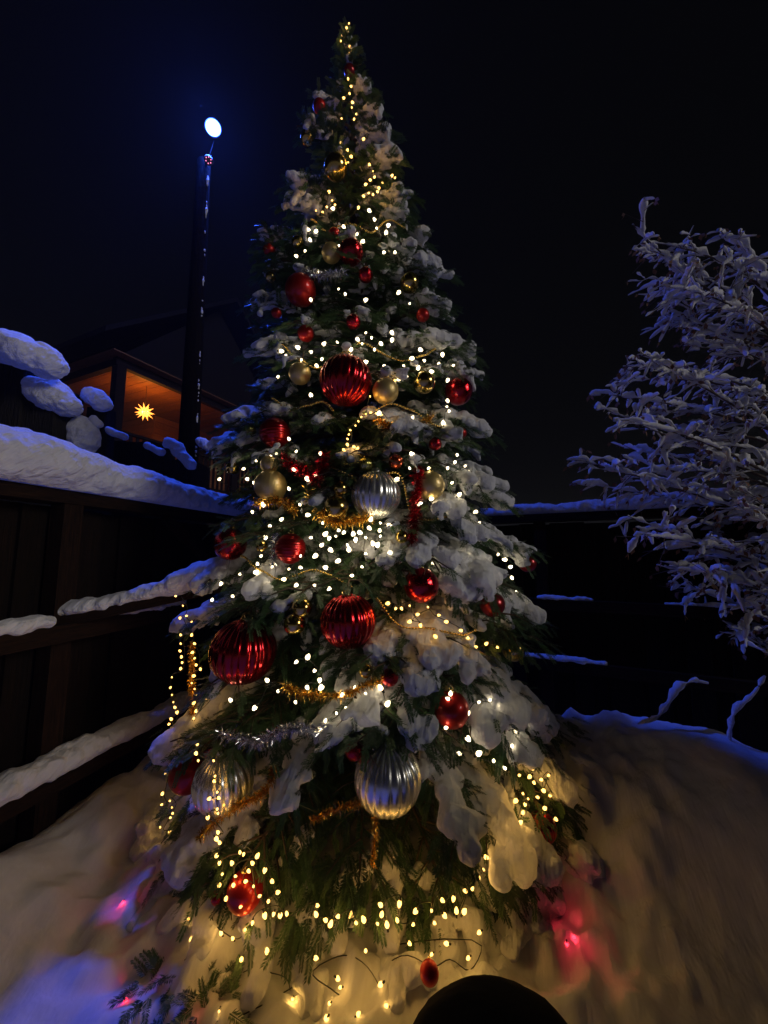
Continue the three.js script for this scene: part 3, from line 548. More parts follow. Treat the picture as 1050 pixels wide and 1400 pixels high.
lightString('warm white string lights in the drooping snowy bough at the lower right', 'white', S('612,955 670,957 681,966 698,978 616,948 640,975 655,960 705,1000 690,995 665,1000 700,1020 715,1010 640,1010 722,1030 655,1030 610,995 675,1040 690,1050 628,1030'), { off: 0.05 });
// hanging strands at the left
const strandTop = railA.clone().lerp(railB, 0.58);
const hang = (x, y, d) => at(x, y, d);
lightString('golden light strand hanging from the snowy rail, outermost at the left', 'gold', S('247,868 247,880 246,890 248,898 249,906 247,914 235,926 233,940 235,950 237,960 239,967 242,974 234,983 231,990 230,998 228,1040 226,1058 222,1085 221,1100 232,1095 235,1104 236,1112 233,1118 219,1131 232,1138 218,1160 227,1166 216,1190 221,1193').map(([x, y]) => hang(x, y, 2.1)), { ordered: true, size: 0.85, power: 0.5, group: 'hanging light strands' });
lightString('dense golden light strand hanging beside the largest red bauble', 'gold', S('240,815 250,828 255,842 262,850 246,845 262,868 266,880 263,892 266,900 268,909 274,915 265,924 262,934 266,942 268,950 265,961 284,948 282,955 268,972 265,982 262,996 256,1005 268,1018 250,1010 244,1020').map(([x, y]) => hang(x, y, 2.02)), { ordered: true, size: 0.85, power: 0.5, group: 'hanging light strands' });
lightString('golden light strand hanging in front of the lower left silver bauble', 'gold', S('270,1018 268,1030 271,1040 292,1040 294,1061 293,1068 297,1083 299,1091 297,1106 286,1092 298,1112 284,1118 298,1138 296,1147 300,1152').map(([x, y]) => { const p = hit(x, y, 0.16); return p; }), { ordered: true, size: 0.85, power: 0.5, group: 'hanging light strands' });
lightString('golden string lights low down at the left around the low red bauble', 'gold', S('328,1165 333,1168 345,1180 340,1191 319,1210 322,1198 336,1205 347,1212 352,1170 300,1180 304,1195 300,1210 355,1225 367,1232 310,1228 329,1240 372,1205 380,1220 362,1190 296,1170 317,1180'), { off: 0.06 });
lightString('long golden string of lights circling the foot of the tree', 'gold', S('224,1254 240,1262 258,1256 270,1263 283,1262 292,1270 302,1276 318,1283 335,1271 345,1262 362,1252 374,1250 383,1252 392,1249 434,1238 432,1250 445,1258 452,1263 462,1253 480,1251 487,1262 497,1257 516,1263 522,1250 529,1264 520,1237 546,1236 543,1258 565,1264 568,1246 590,1245 594,1262 605,1231 608,1252 620,1229 624,1245 636,1218 635,1246 646,1215 655,1200 661,1189 665,1172 690,1166 686,1180'), { off: 0.045, ordered: true, power: 1.7 });
lightString('golden string lights rising at the lower right of the tree', 'gold', S('693,1150 705,1132 704,1121 697,1140 715,1111 718,1100 712,1124 700,1160 715,1085 724,1062 730,1070 743,1081 750,1060 760,1076 771,1070 705,1095 740,1066 735,1090 722,1092 765,1062 785,1078 690,1130 680,1150 752,1088 728,1052 800,1110 795,1135 672,1165 745,1105 760,1120 700,1185 730,1150 720,1135 710,1060'), { off: 0.04, power: 1.5 });
lightString('golden string lights half buried in the snow before the tree', 'gold', S('330,1312 400,1366 450,1372 520,1346 465,1350 446,1392 300,1384 490,1386 462,1338 528,1375 432,1310 500,1300 560,1290 610,1290 655,1275 365,1300 285,1302 262,1284 640,1310 590,1305').map(([x, y]) => { const d = ray(x, y); for (let s = 1; s < 3; s += 0.01) { const p = d.clone().multiplyScalar(s).add(camera.position); if (p.y < groundY(p.x, p.z) + 0.006 || surfaceDist(p) < 0.07) return p; } return at(x, y, 1.6); }), { sink: 0.06, power: 1.5 });
const onGround = (x, y, up) => { const d = ray(x, y); for (let s = 0.8; s < 5; s += 0.005) { const p = d.clone().multiplyScalar(s).add(camera.position); if (p.y < groundY(p.x, p.z) + up) return p; } return at(x, y, 1.6); };
lightString('red lights glowing in the snow at the lower right', 'red', [[775, 1291], [785, 1281], [800, 1300], [790, 1262], [765, 1275]].map(([x, y], i) => onGround(x, y, i < 2 ? 0.01 : -0.02)), { size: 0.8, sink: 0.03 });
lightString('red lights glowing in the snow at the lower left corner', 'red', [[168, 1233], [163, 1340], [172, 1368], [270, 1394]].map(([x, y], i) => onGround(x, y, i % 2 ? -0.012 : 0.006)), { size: 0.8, power: 0.5, sink: 0.03 });

// ---------------------------------------------------------------- tinsel garlands
const tinselMat = { red: metal(0.6, 0.012, 0.03, 0.18), gold: metal(0.8, 0.5, 0.1, 0.2), silver: metal(0.8, 0.8, 0.8, 0.18) };
for (const k in tinselMat) { tinselMat[k].side = THREE.DoubleSide; tinselMat[k].clearcoat = 0; }
function tinsel(label, color, pix, radius, per = 1) {
  const o = thing('tinsel_garland', label, 'tinsel');
  const pts = pix.map(q => q.isVector3 ? q : hit(q[0], q[1], 0.03 + (q[2] ?? 0))), curve = new THREE.CatmullRomCurve3(pts), L = curve.getLength(), n = Math.round(L * 2600 * per), pos = [];
  part('core_wire', tube(curve.getPoints(30), Array(31).fill(0.002), 5), tinselMat[color], o);
  for (let i = 0; i < n; i++) {
    const p = curve.getPoint(rnd()), d = V(rr(-1, 1), rr(-1, 1), rr(-1, 1)).normalize(), s = V(rr(-1, 1), rr(-1, 1), rr(-1, 1)).cross(d).normalize().multiplyScalar(0.0013), l = radius * rr(0.6, 1.15), m = p.clone().addScaledVector(d, l * 0.55).add(V(0, 0.003, 0)), e = p.clone().addScaledVector(d, l).add(V(0, -0.004, 0));
    const q = [p.clone().add(s), p.clone().sub(s), m.clone().add(s), m.clone().sub(s), e];
    for (const k of [0, 1, 2, 1, 3, 2, 2, 3, 4]) pos.push(q[k].x, q[k].y, q[k].z);
  }
  const g = new THREE.BufferGeometry(); g.setAttribute('position', new THREE.Float32BufferAttribute(pos, 3)); g.computeVertexNormals();
  tag(part('strands', g, tinselMat[color], o), null, null, null, 'stuff');
}
tinsel('red tinsel bow of two tails left of centre', 'red', [[384, 622], [398, 634], [414, 644], [430, 655], [438, 645], [443, 632], [446, 622]], 0.05, 1.3);
tinsel('long red tinsel tail hanging right of the upper silver bauble', 'red', [[573, 640], [571, 665], [568, 690], [566, 715], [562, 742]], 0.045, 1.2);
tinsel('gold tinsel draped under the shiny gold bauble', 'gold', [[420, 672], [430, 690], [442, 706], [462, 714], [485, 711], [505, 708]], 0.05, 1.1);
tinsel('gold tinsel hanging at the left under the glittery gold bauble', 'gold', [[348, 690], [362, 688], [378, 684], [392, 690], [405, 700]], 0.045);
tinsel('silver tinsel strip hanging beside the half hidden red ringed bauble', 'silver', [[376, 728], [376, 742], [375, 756], [374, 770]], 0.04, 1.2);
tinsel('silver tinsel looping across the lower left of the tree', 'silver', [[300, 1004], [322, 1010], [345, 1014], [362, 1012], [385, 1000], [410, 996], [440, 1000], [452, 992]], 0.042, 1.4);
tinsel('gold tinsel looping across below the big red baubles', 'gold', [[388, 938], [405, 946], [430, 950], [455, 952], [480, 946], [505, 934], [525, 928]], 0.035);
tinsel('gold tinsel slanting below the lower left silver bauble', 'gold', [[262, 1158], [285, 1132], [310, 1112], [335, 1098], [358, 1086], [372, 1068], [374, 1050]], 0.035, 1.1);
tinsel('thin gold tinsel left below the largest silver bauble', 'gold', [[425, 1122], [450, 1110], [478, 1102], [500, 1096]], 0.03, 0.8);
tinsel('thin gold tinsel hanging straight below the largest silver bauble', 'gold', [[512, 1112], [513, 1135], [511, 1160], [510, 1185]], 0.025, 0.8);
tinsel('silver tinsel on the upper left above the medium matte red bauble', 'silver', [[404, 368], [425, 374], [448, 376], [470, 372]], 0.04);
tinsel('gold tinsel wound down the dense hanging light strand', 'gold', [[262, 878], [263, 905], [262, 935], [264, 965], [262, 990]].map(([x, y]) => at(x, y, 2.06)), 0.028, 1);
tinsel('gold tinsel on the right of the high red ribbed bauble', 'gold', [[515, 575], [540, 585], [570, 582], [590, 570]], 0.04);

// strings of small gold beads
const beadGeo = new THREE.IcosahedronGeometry(0.0065, 1);
function beads(label, pix) {
  const o = thing('bead_garland', label, 'garland'), c = new THREE.CatmullRomCurve3(pix.map(q => hit(q[0], q[1], 0.015 + (q[2] ?? 0)))), n = Math.round(c.getLength() / 0.0145), list = [];
  for (let i = 0; i <= n; i++) { const p = c.getPointAt(i / n), g = beadGeo.clone(); g.scale(1, rr(0.8, 1.1), 1); g.translate(p.x, p.y + 0.006 * Math.sin(i * 0.5), p.z); list.push(g); }
  part('thread', tube(c.getPoints(40), Array(41).fill(0.0012), 4), M.gilt, o);
  tag(part('beads', mergeGeometries(list), FIN.gold, o), null, null, null, 'stuff');
}
beads('gold bead string looping above the high red ribbed bauble', [[385, 470], [410, 492], [440, 502], [470, 480], [500, 470], [530, 488], [560, 492], [590, 480], [612, 470]]);
beads('gold bead string looping right of the high red ribbed bauble', [[515, 560], [540, 552], [560, 560], [585, 575], [610, 590], [632, 600]]);
beads('gold bead string looping round the upper silver ribbed bauble', [[440, 660], [452, 640], [475, 648], [492, 660], [545, 648], [562, 700], [585, 712], [610, 705]]);
beads('gold bead string high up across the snowy crown', [[425, 300], [450, 315], [478, 305], [505, 318], [535, 300], [552, 312]]);
beads('gold bead string at the lower centre beside the red ribbed bauble', [[515, 818], [535, 845], [560, 860], [590, 858], [620, 868], [650, 862]]);
beads('gold bead string on the left below the matte gold bauble', [[372, 545], [395, 560], [420, 556], [440, 548], [455, 562]]);
beads('gold bead string across the left below the half hidden red ringed bauble', [[330, 760], [350, 775], [375, 790], [405, 788], [430, 778], [455, 790], [480, 800]]);

// ---------------------------------------------------------------- branches, needles, snow of the tree
rnd = seeded(21);
const tree = thing('christmas_tree', 'tall snow-laden fir hung with baubles and string lights', 'tree', undefined);
{
  const pts = [], ra = []; for (let i = 0; i <= 30; i++) { const h = i / 30 * 6.14 - 0.05; pts.push(axis(h).add(V(0.015 * noise(h, 1, 1), 0, 0.015 * noise(h, 5, 1)))); ra.push(lerp(0.095, 0.008, i / 30)); }
  part('trunk', tube(pts, ra, 12), M.bark, tree);
}
const twigs = [];                          // [position, direction, up, length]
const roomKey = new Map();
for (const [c, r] of placed) { const k = Math.round(c.y / 0.3); for (const q of [k - 1, k, k + 1]) (roomKey.get(q) ?? roomKey.set(q, []).get(q)).push([c, r, outward(c)]); }
function crowded(p, slack = 0.01, big = 0) {
  for (const [c, r, out] of roomKey.get(Math.round(p.y / 0.3)) ?? []) {
    if (r < big) continue;
    const v = p.clone().sub(c), along = v.dot(out); v.addScaledVector(out, -clamp(along, 0, 0.45));
    if (v.length() < r + slack) return true;
  }
  return false;
}
let branchCount = 0;
function addTwigs(a, b, upHint, len) {
  const L = a.distanceTo(b), n = Math.max(1, Math.round(L / (len * 0.62))), d = b.clone().sub(a).normalize();
  for (let i = 0; i < n; i++) {
    const p = a.clone().lerp(b, (i + rr(0.1, 0.5)) / n); if (crowded(p)) continue;
    const dd = d.clone().add(V(rr(-0.22, 0.22), rr(-0.2, 0.16), rr(-0.22, 0.22))).normalize();
    if (crowded(p.clone().addScaledVector(dd, len * 0.8), 0.004)) continue;
    twigs.push([p, dd, upHint, len * rr(0.8, 1.2)]);
  }
}
function bough(root, tip, { snow = 0.5, thick = 1, sag = 0.12, spread = 0.42, dense = 1, cell = 0.012, freeSnow = false, rough = 1, gap = 0 } = {}) {
  const L = root.distanceTo(tip), mid = root.clone().lerp(tip, 0.55).add(V(0, sag * L + 0.02, 0)), main = new THREE.QuadraticBezierCurve3(root, mid, tip);
  const n = 8, pts = main.getPoints(n), geos = [tube(pts, pts.map((_, i) => lerp(0.014 + 0.008 * L, 0.004, i / n)), 5)], caps = [];
  const fwd = tip.clone().sub(root).setY(0).normalize(), side = V(-fwd.z, 0, fwd.x);
  const puff = (a, b, ra, rb) => { if (freeSnow || (!crowded(a, ra * 0.8, 0.03) && !crowded(b, rb * 0.8, 0.03))) caps.push(cap(a, b, ra, rb)); };
  for (let i = 1; i < n; i++) if (i / n > 0.25) addTwigs(pts[i], pts[i + 1], V(0, 1, 0), 0.1);
  addTwigs(tip.clone().addScaledVector(fwd, -0.02), tip.clone().addScaledVector(fwd, 0.05).add(V(0, -0.015, 0)), V(0, 1, 0), 0.09);
  const cover = t => snow > 0 && noise(tip.x * 7 + t * 3, tip.y * 7, tip.z * 7 + t * 2) + (snow - 0.5) * 1.4 > -0.05;
  for (let i = 2; i < n; i++) { const t = i / n; if (t > 0.35 && cover(t)) { const r = 0.043 * thick * lerp(0.75, 1.1, t) * rr(0.8, 1.2); puff(pts[i].clone().add(V(0, r * 0.5, 0)), pts[i + 1].clone().add(V(0, r * 0.35, 0)), r, r * rr(0.8, 1.15)); } }
  const twn = Math.max(3, Math.round(L * 9 * dense));
  for (let k = 0; k < twn; k++) for (const s of [-1, 1]) {
    const t = lerp(0.28, 0.97, (k + rr(0, 0.8)) / twn), p = main.getPoint(t), len = Math.min(0.4, L * spread) * (1.12 - t * 0.72) * rr(0.7, 1.15);
    const d = fwd.clone().multiplyScalar(rr(0.6, 0.95)).addScaledVector(side, s * rr(0.7, 1)).add(V(0, rr(-0.35, 0.02) - 0.15 * thick, 0)).normalize();
    const e = p.clone().addScaledVector(d, len), m = p.clone().lerp(e, 0.5).add(V(0, 0.02, 0));
    geos.push(tube([p, m, e], [0.005, 0.004, 0.002], 4));
    addTwigs(p, m, V(0, 1, 0), 0.085); addTwigs(m, e, V(0, 1, 0), 0.085);
    for (let q = 0; q < 2; q++) { const w = p.clone().lerp(e, rr(0.3, 0.8)), dd = d.clone().addScaledVector(side, (q ? 1 : -1) * 0.8).add(V(0, rr(-0.4, 0), 0)).normalize(); addTwigs(w, w.clone().addScaledVector(dd, 0.08), V(0, 1, 0), 0.075); }
    addTwigs(e, e.clone().addScaledVector(d, 0.05).add(V(0, -0.03, 0)), V(0, 1, 0), 0.075);
    if (t > 0.4 && cover(t + s) && rnd() < 0.45 + 0.5 * snow - gap) { const r = 0.027 * thick * rr(0.7, 1.4); const f = p.clone().lerp(e, rr(0.55, 1)).add(V(0, r * 0.35, 0)); puff(p.clone().lerp(e, rr(0.1, 0.4)).add(V(0, r * 0.7, 0)), f, r * rr(0.8, 1.3), r * rr(0.6, 1.2)); if (rnd() < 0.3) puff(f, f.clone().add(V(rr(-0.02, 0.02), -rr(0.03, 0.1), rr(-0.02, 0.02)).addScaledVector(fwd, 0.02)), r * 0.9, r * 0.5); }
  }
  const o = part('branch', mergeGeometries(geos), M.twigBark, tree);
  if (caps.length) { const g = snowOf(caps, cell, { rough }); snowParts('snow_load', g, o); }
  branchCount++;
}
const tipToRoot = (tip, rise) => { const r = Math.hypot(tip.x - axis(tip.y).x, tip.z - axis(tip.y).z); return axis(Math.min(6.05, tip.y + r * rise)); };
// boughs that carry the baubles
for (const [p, rad] of hooks) { if (rad < 0.02) continue; const tip = p.clone().addScaledVector(outward(p), 0.03); bough(tipToRoot(tip, 0.22), tip, { snow: p.y > 2 ? 0.45 : 0.3, thick: 0.7, sag: 0.02, spread: 0.32 }); }
// heavily laden boughs seen in the photograph: x, y of the tip, load, sag, spread
const HEAVY = [
  [588, 372, 1.25, 0.1, 0.5], [596, 412, 1.0, 0.12, 0.4], [560, 340, 1.1, 0.1, 0.45], [545, 262, 1.0, 0.1, 0.4], [548, 285, 0.9, 0.1, 0.3], [520, 180, 1.1, 0.05, 0.4], [530, 215, 1.1, 0.05, 0.4], [498, 118, 1.0, 0.05, 0.5], [512, 150, 1.0, 0.05, 0.4],
  [640, 482, 1.2, 0.14, 0.45], [602, 470, 1.0, 0.1, 0.4], [648, 515, 0.9, 0.1, 0.35], [655, 590, 1.2, 0.14, 0.35], [560, 590, 1.1, 0.1, 0.5], [620, 600, 1.2, 0.12, 0.4],
  [690, 692, 1.3, 0.1, 0.4], [662, 668, 1.3, 0.08, 0.4], [625, 705, 1.2, 0.12, 0.5], [655, 735, 1.1, 0.12, 0.4],
  [548, 790, 1.3, 0.2, 0.5], [600, 780, 1.5, 0.22, 0.55], [640, 815, 1.3, 0.2, 0.4], [715, 768, 1.6, 0.16, 0.45], [665, 795, 1.5, 0.16, 0.35], [728, 850, 1.5, 0.14, 0.4], [690, 848, 1.3, 0.12, 0.35],
  [570, 938, 1.4, 0.1, 0.3], [650, 920, 1.4, 0.18, 0.4], [610, 905, 1.1, 0.14, 0.4], [740, 1000, 1.6, 0.18, 0.45], [700, 985, 1.5, 0.14, 0.45], [722, 1040, 1.3, 0.14, 0.4], [665, 1010, 1.3, 0.14, 0.4],
  [600, 1025, 1.5, 0.16, 0.5], [560, 1000, 1.2, 0.12, 0.45], [475, 1030, 1.2, 0.16, 0.3], [505, 985, 1.0, 0.1, 0.35],
  [405, 172, 1.3, 0.1, 0.25], [402, 250, 1.0, 0.1, 0.3], [398, 275, 1.0, 0.1, 0.3], [362, 325, 1.0, 0.12, 0.35], [358, 352, 0.9, 0.1, 0.3], [352, 408, 0.8, 0.08, 0.25], [356, 480, 1.1, 0.1, 0.35], [318, 578, 1.2, 0.12, 0.3], [296, 615, 1.1, 0.14, 0.4], [330, 605, 0.9, 0.1, 0.4],
  [275, 805, 1.4, 0.16, 0.4], [345, 815, 1.1, 0.16, 0.4], [250, 860, 1.2, 0.1, 0.25], [300, 945, 1.1, 0.1, 0.3], [232, 1030, 1.4, 0.16, 0.25], [382, 1105, 0.9, 0.15, 0.12],
  [258, 1195, 1.5, 0.2, 0.3], [770, 1090, 1.4, 0.2, 0.4], [800, 1165, 1.3, 0.2, 0.3], [705, 1180, 1.5, 0.2, 0.4], [740, 1190, 1.5, 0.2, 0.4], [640, 1165, 1.0, 0.2, 0.2], [430, 690, 0.7, 0.05, 0.2], [430, 578, 0.6, 0.05, 0.15], [480, 632, 0.8, 0.08, 0.2], [395, 835, 0.8, 0.08, 0.2],
];
for (const [px, py, load, sag, spread] of HEAVY) { const tip = hit(px, py, 0.05); bough(tipToRoot(tip, 0.3), tip, { snow: 1, thick: load * (py > 740 ? 1.12 : 1), sag, spread, cell: 0.011, rough: py > 740 ? 1.45 : 1.15, gap: py > 740 ? 0.38 : 0.15 }); }
// the rest of the crown, whorl by whorl
for (let h = 0.22, w = 0; h < 6.0; h += lerp(0.185, 0.13, h / 6), w++) {
  const r = R(h), n = Math.round(clamp(r * 15, 4, 15));
  for (let k = 0; k < n; k++) {
    const phi = (k + rr(-0.3, 0.3) + (w % 2) * 0.5) / n * Math.PI * 2, hh = Math.max(0.16, h + rr(-0.08, 0.08)), c = axis(hh), dir = V(Math.cos(phi), 0, Math.sin(phi));
    const facing = dir.z > -0.35; if (rnd() < (facing ? 0.12 : 0.5)) continue;
    const len = R(hh) * (dir.z < -0.3 ? 0.78 : 1) * rr(0.62, 0.97), tip = c.clone().addScaledVector(dir, len);
    const right = clamp(dir.x * 0.5 + 0.5, 0, 1), snow = clamp(lerp(0.22, 0.75, right) + (hh > 4 ? 0.1 : 0) - (hh < 1.0 && dir.z > 0.3 ? 0.6 : 0) + rr(-0.25, 0.15), 0, 1);
    bough(tipToRoot(tip, rr(0.18, 0.34)), tip, { snow, thick: rr(0.6, 1), sag: rr(0.04, 0.14), spread: rr(0.34, 0.48), dense: dir.z < -0.3 ? 0.55 : 0.9, cell: dir.z < -0.2 ? 0.018 : 0.0135 });
  }
}
// sprigs that poke through the snow at the foot of the tree and at the bottom left
for (let c = 0; c < 22; c++) {
  const a0 = rr(0.05, Math.PI - 0.05), r0 = rr(1.06, 1.26), hy = rr(0.02, 0.2);
  for (let k = 0; k < 26; k++) { const a = a0 + rr(-0.07, 0.07), r = r0 + rr(-0.05, 0.07), x = AXIS0.x + Math.cos(a) * r, z = AXIS0.z + Math.sin(a) * r, p = V(x, groundY(x, z) + hy + rr(-0.03, 0.05), z); if (!crowded(p)) twigs.push([p, V(Math.cos(a) + rr(-0.5, 0.5), rr(-1.1, -0.1), Math.sin(a) + rr(-0.5, 0.5)).normalize(), V(0, 1, 0), rr(0.06, 0.1)]); }
}
for (const [px, py, n, w] of [[215, 1362, 70, 0.1], [285, 1382, 70, 0.11]]) { const c = atHeight(px, py, 0.05); for (let k = 0; k < n; k++) { const q = V(rr(-w, w), rr(-0.06, 0.05), rr(-w, w) * 0.8); if (q.length() > w) continue; twigs.push([c.clone().add(q), V(q.x * 7 + rr(-0.6, 0.6), rr(-0.3, 0.25), q.z * 7 + rr(-0.6, 0.6)).normalize(), V(0, 1, 0), rr(0.06, 0.1)]); } }
// leader twigs at the very tip
bough(axis(5.8), axis(6.17), { snow: 0, spread: 0.12, sag: 0 });

// foliage: one sprig of needles, many copies
{
  const pos = [], nor = [], tri = (a, b, c) => { const n = V(0, 0, 0).crossVectors(b.clone().sub(a), c.clone().sub(a)).normalize(); for (const q of [a, b, c]) { pos.push(q.x, q.y, q.z); nor.push(n.x, n.y, n.z); } };
  const rn = seeded(5), L = 1;                                   // unit sprig along +z, up +y
  for (let i = 0; i < 74; i++) {
    const t = i / 74, s = i % 2 ? 1 : -1, up = (rn() - 0.35) * 0.9, base = V(0, 0, t * L), d = V(s * (1 - 0.25 * rn()), up, 0.45 + 0.3 * rn() + 0.5 * t).normalize(), l = (0.3 - 0.1 * t) * (0.75 + 0.4 * rn()), w = 0.017;
    const side = V(0, 1, 0).cross(d).normalize().multiplyScalar(w), m = base.clone().addScaledVector(d, l * 0.55), e = base.clone().addScaledVector(d, l).add(V(0, -0.01, 0));
    tri(base, m.clone().sub(side), m.clone().add(side)); tri(m.clone().add(side), m.clone().sub(side), e);
  }
  for (let k = 0; k < 3; k++) { const a = k * 2.09, b = a + 2.09, q = r => [V(Math.cos(a) * r, Math.sin(a) * r, 0), V(Math.cos(b) * r, Math.sin(b) * r, 0)], [u, v] = q(0.022); tri(u, v, V(0, 0, 1.02)); }
  const g = new THREE.BufferGeometry(); g.setAttribute('position', new THREE.Float32BufferAttribute(pos, 3)); g.setAttribute('normal', new THREE.Float32BufferAttribute(nor, 3));
  const im = new THREE.InstancedMesh(g, M.needle, twigs.length), m = new THREE.Matrix4(), col = new THREE.Color(); im.name = 'crown'; im.castShadow = im.receiveShadow = true;
  twigs.forEach(([p, d, up, len], i) => {
    const x = up.clone().add(V(rr(-0.35, 0.35), 0, rr(-0.35, 0.35))).cross(d).normalize(), y = d.clone().cross(x).normalize();
    m.makeBasis(x.multiplyScalar(len), y.multiplyScalar(len), d.clone().multiplyScalar(len)).setPosition(p); im.setMatrixAt(i, m);
    const k = rr(0.7, 1.35); im.setColorAt(i, col.setRGB(k * rr(0.85, 1.15), k, k * rr(0.8, 1.25)));
  });
  tag(im, 'dark green fir needles', null, null, 'stuff'); tree.add(im);
}
console.log('branches', branchCount, 'twigs', twigs.length, 'snow tris', snowTris, 'bulbs', bulbPoints.length);

// ---------------------------------------------------------------- snow heaped over the lowest boughs
{
  rnd = seeded(77);
  const skirt = thing('snow_skirt', 'lumpy snow over the lowest boughs at the foot of the tree', 'snow');
  for (let k = 0; k < 15; k++) {
    const a = lerp(-0.15, Math.PI + 0.15, (k + 0.5) / 15) , caps = [];
    const base = r => { const x = AXIS0.x + Math.cos(a) * r, z = AXIS0.z + Math.sin(a) * r; return V(x, groundY(x, z), z); };
    
    for (let q = 0; q < 9; q++) { const b = a + rr(-0.15, 0.15), r = rr(0.98, 1.36), x = AXIS0.x + Math.cos(b) * r, z = AXIS0.z + Math.sin(b) * r, y = groundY(x, z), top = Math.max(0, 1.3 - r) * rr(0.1, 0.75), t = b + rr(-1.4, 1.4), l = rr(0.02, 0.11); caps.push(cap(V(x, y + top, z), V(x + Math.cos(t) * l, y + top * rr(0.4, 0.9) - 0.015, z + Math.sin(t) * l), rr(0.018, 0.055), rr(0.018, 0.05))); }
    const keep = caps.filter(c => !bulbPoints.some(p => Math.hypot(p.x - (c[0] + c[3]) / 2, p.y - (c[1] + c[4]) / 2, p.z - (c[2] + c[5]) / 2) < Math.max(c[6], c[7]) * 0.75));
    const g = snowOf(keep, 0.01, { flat: 0.85, soft: 0.035, rough: 1.3 }); snowParts('snow_lump', g, skirt);
  }
}
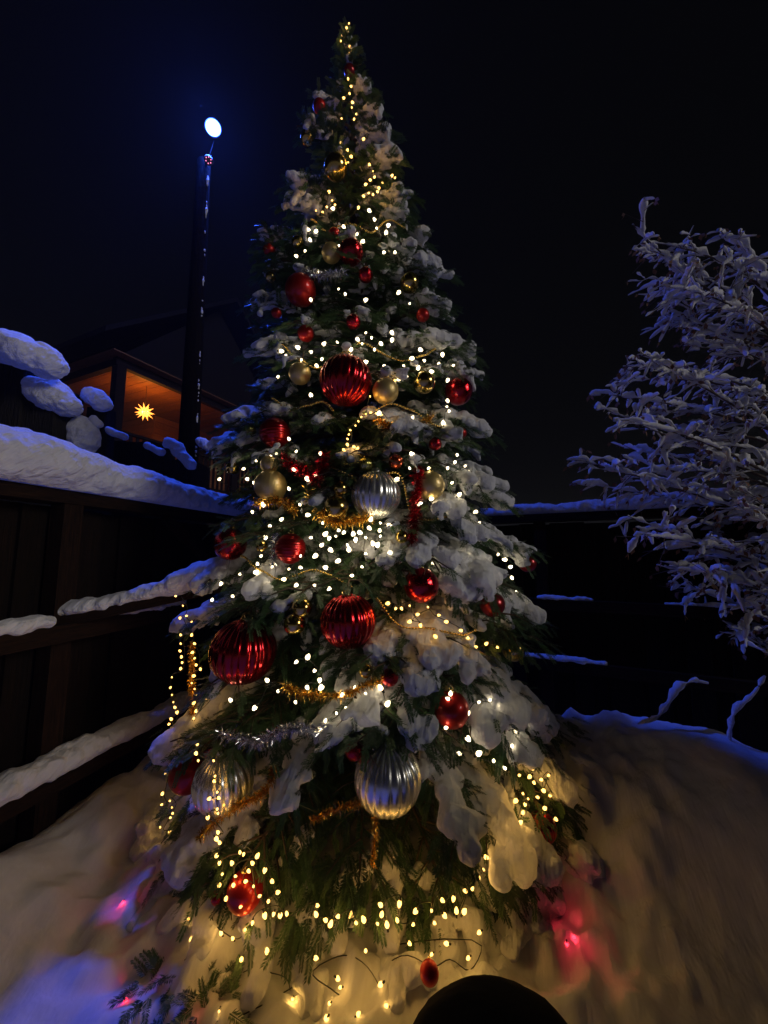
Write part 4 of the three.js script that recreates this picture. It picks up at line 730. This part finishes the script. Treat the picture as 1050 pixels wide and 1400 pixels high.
// ---------------------------------------------------------------- snowy shrub at the right
{
  rnd = seeded(13);
  const shrub = thing('snowy_shrub', 'bare branching shrub covered in snow at the right edge', 'shrub');
  const foot = V(3.3, 0, -2.75); foot.y = groundY(foot.x, foot.z) - 0.1;
  const leaves = [];
  part('trunk', tube([foot, foot.clone().add(V(0.02, 0.8, 0.02)), foot.clone().add(V(-0.03, 1.8, 0)), foot.clone().add(V(0.05, 3.2, -0.05))], [0.07, 0.06, 0.045, 0.02], 9), M.shrubBark, shrub);
  const snowTube = (pts, r0) => { // lumpy snow lying along a twig
    const dense = []; const c = new THREE.CatmullRomCurve3(pts), n = Math.max(5, Math.round(c.getLength() / 0.022)); const ra = [];
    for (let i = 0; i <= n; i++) { const p = c.getPoint(i / n), k = r0 * clamp(0.75 + 1.1 * noise(p.x * 13, p.y * 13, p.z * 13) + 0.5 * noise(p.x * 41, p.y * 41, p.z * 41), 0.12, 1.9) * Math.min(1, 0.35 + Math.sin(Math.PI * clamp(i / n, 0.02, 0.98)) * 1.6); dense.push(p.add(V(0, k * 0.65, 0))); ra.push(k); }
    return tube(dense, ra, 7);
  };
  const edge = y => { const e = [[60, 985], [160, 910], [280, 800], [330, 845], [440, 870], [520, 800], [600, 795], [635, 765], [690, 800], [750, 850], [800, 900], [870, 975]]; for (let i = 1; i < e.length; i++) if (y <= e[i][0]) return lerp(e[i - 1][1], e[i][1], clamp((y - e[i - 1][0]) / (e[i][0] - e[i - 1][0]), 0, 1)); return 1000; };
  for (let i = 0; i < 46; i++) {
    const py = lerp(300, 850, (i + rnd()) / 46), px = lerp(edge(py) + 35, 1130, i % 3 ? rnd() ** 1.3 : 0.06 * rnd()), tip = at(px, py, rr(2.3, 3.1));
    const s = foot.clone().setY(clamp(tip.y - rr(0.1, 0.7), 0.5, 3.2)), mid = s.clone().lerp(tip, 0.5).add(V(rr(-0.1, 0.1), rr(0.02, 0.3), rr(-0.15, 0.15)));
    const c = new THREE.QuadraticBezierCurve3(s, mid, tip), pts = c.getPoints(10), wood = [tube(pts, pts.map((_, q) => lerp(0.016, 0.003, q / 10)), 5)], snow = [snowTube(pts.slice(3), 0.021)];
    for (let q = 0; q < 12; q++) {
      const t = rr(0.3, 1), p = c.getPoint(t), d = c.getTangent(t).add(V(rr(-1.2, 1.2), rr(-1.1, 0.7), rr(-1.2, 1.2))).normalize(), l = rr(0.1, 0.36) * (1.15 - 0.5 * t), m = p.clone().addScaledVector(d, l * 0.5).add(V(0, 0.015, 0)), e = p.clone().addScaledVector(d, l).add(V(0, -0.05 * l, 0));
      wood.push(tube([p, m, e], [0.0045, 0.0032, 0.0016], 4));
      if (rnd() < 0.88) snow.push(snowTube([p, m, e], rr(0.012, 0.024)));
      for (let w = 0; w < 3; w++) { const b = p.clone().lerp(e, rr(0.3, 1)), dd = d.clone().add(V(rr(-1, 1), rr(-1, 0.5), rr(-1, 1))).normalize(), f = b.clone().addScaledVector(dd, rr(0.05, 0.14)); wood.push(tube([b, f], [0.0025, 0.0012], 4)); if (rnd() < 0.75) snow.push(snowTube([b, b.clone().lerp(f, 0.5).add(V(0, 0.004, 0)), f], rr(0.008, 0.018))); if (rnd() < 0.5) leaves.push([f, dd]); }
    }
    const o = part('branch', mergeGeometries(wood), M.shrubBark, shrub); const sg = mergeGeometries(snow); planarUV(sg); part('snow_load', sg, M.snow, o);
  }
  const lg = [], one = new THREE.BufferGeometry();
  for (const [p, d] of leaves) for (let k = 0; k < 2; k++) { const dn = d.clone().multiplyScalar(0.4).add(V(rr(-0.6, 0.6), -0.8, rr(-0.6, 0.6))).normalize(), s = dn.clone().cross(V(rr(-1, 1), rr(-1, 1), rr(-1, 1))).normalize().multiplyScalar(rr(0.008, 0.015)), l = rr(0.03, 0.055), m = p.clone().addScaledVector(dn, l * 0.5), e = p.clone().addScaledVector(dn, l); for (const v of [p, m.clone().add(s), e, p, e, m.clone().sub(s)]) lg.push(v.x, v.y, v.z); }
  one.setAttribute('position', new THREE.Float32BufferAttribute(lg, 3)); one.computeVertexNormals(); tag(part('dry_leaves', one, M.deadLeaf, shrub), null, null, null, 'stuff');
  // a stray snowy twig low before the fence
  const tw = thing('snowy_twig', 'thin snow-covered twig arching over the right snow bank', 'twig');
  const tp = [[968, 935, 2.55], [945, 932, 2.55], [925, 945, 2.5], [910, 968, 2.45], [893, 985, 2.4], [872, 990, 2.4]].map(q => at(...q));
  part('stem', tube(tp, tp.map((_, i) => 0.005 - 0.0005 * i), 5), M.shrubBark, tw); const g1 = snowTube(tp, 0.02); planarUV(g1); part('snow_load', g1, M.snow, tw);
  const t2 = thing('snowy_twig', 'short snow-covered twig hanging down at the right edge, lowest of the shrub', 'twig');
  const tq = [[1046, 925, 2.4], [1030, 950, 2.4], [1004, 975, 2.38], [998, 1000, 2.36], [997, 1016, 2.36]].map(q => at(...q));
  part('stem', tube(tq, tq.map((_, i) => 0.005 - 0.0005 * i), 5), M.shrubBark, t2); const g2 = snowTube(tq, 0.017); planarUV(g2); part('snow_load', g2, M.snow, t2);
}

// ---------------------------------------------------------------- dark round mound at the bottom edge
{
  const top = at(682, 1392, 1.0), g = new THREE.SphereGeometry(1, 64, 48), p = g.attributes.position, H = top.y;
  for (let i = 0; i < p.count; i++) { const v = V(p.getX(i), p.getY(i), p.getZ(i)), k = 1 + 0.03 * noise(v.x * 3, v.y * 3, v.z * 3) + 0.012 * noise(v.x * 14, v.y * 14, v.z * 14); p.setXYZ(i, v.x * 0.23 * k, (v.y < 0 ? v.y * (H - 0.17) : v.y * 0.17) * k, v.z * 0.17 * k); }
  g.computeVertexNormals(); const o = part('dark_mound', g, M.dark, scene, V(top.x, H - 0.17, top.z - 0.02)); tag(o, 'black rounded mound rising at the bottom edge before the tree', 'mound');
}

renderer.render(scene, camera);
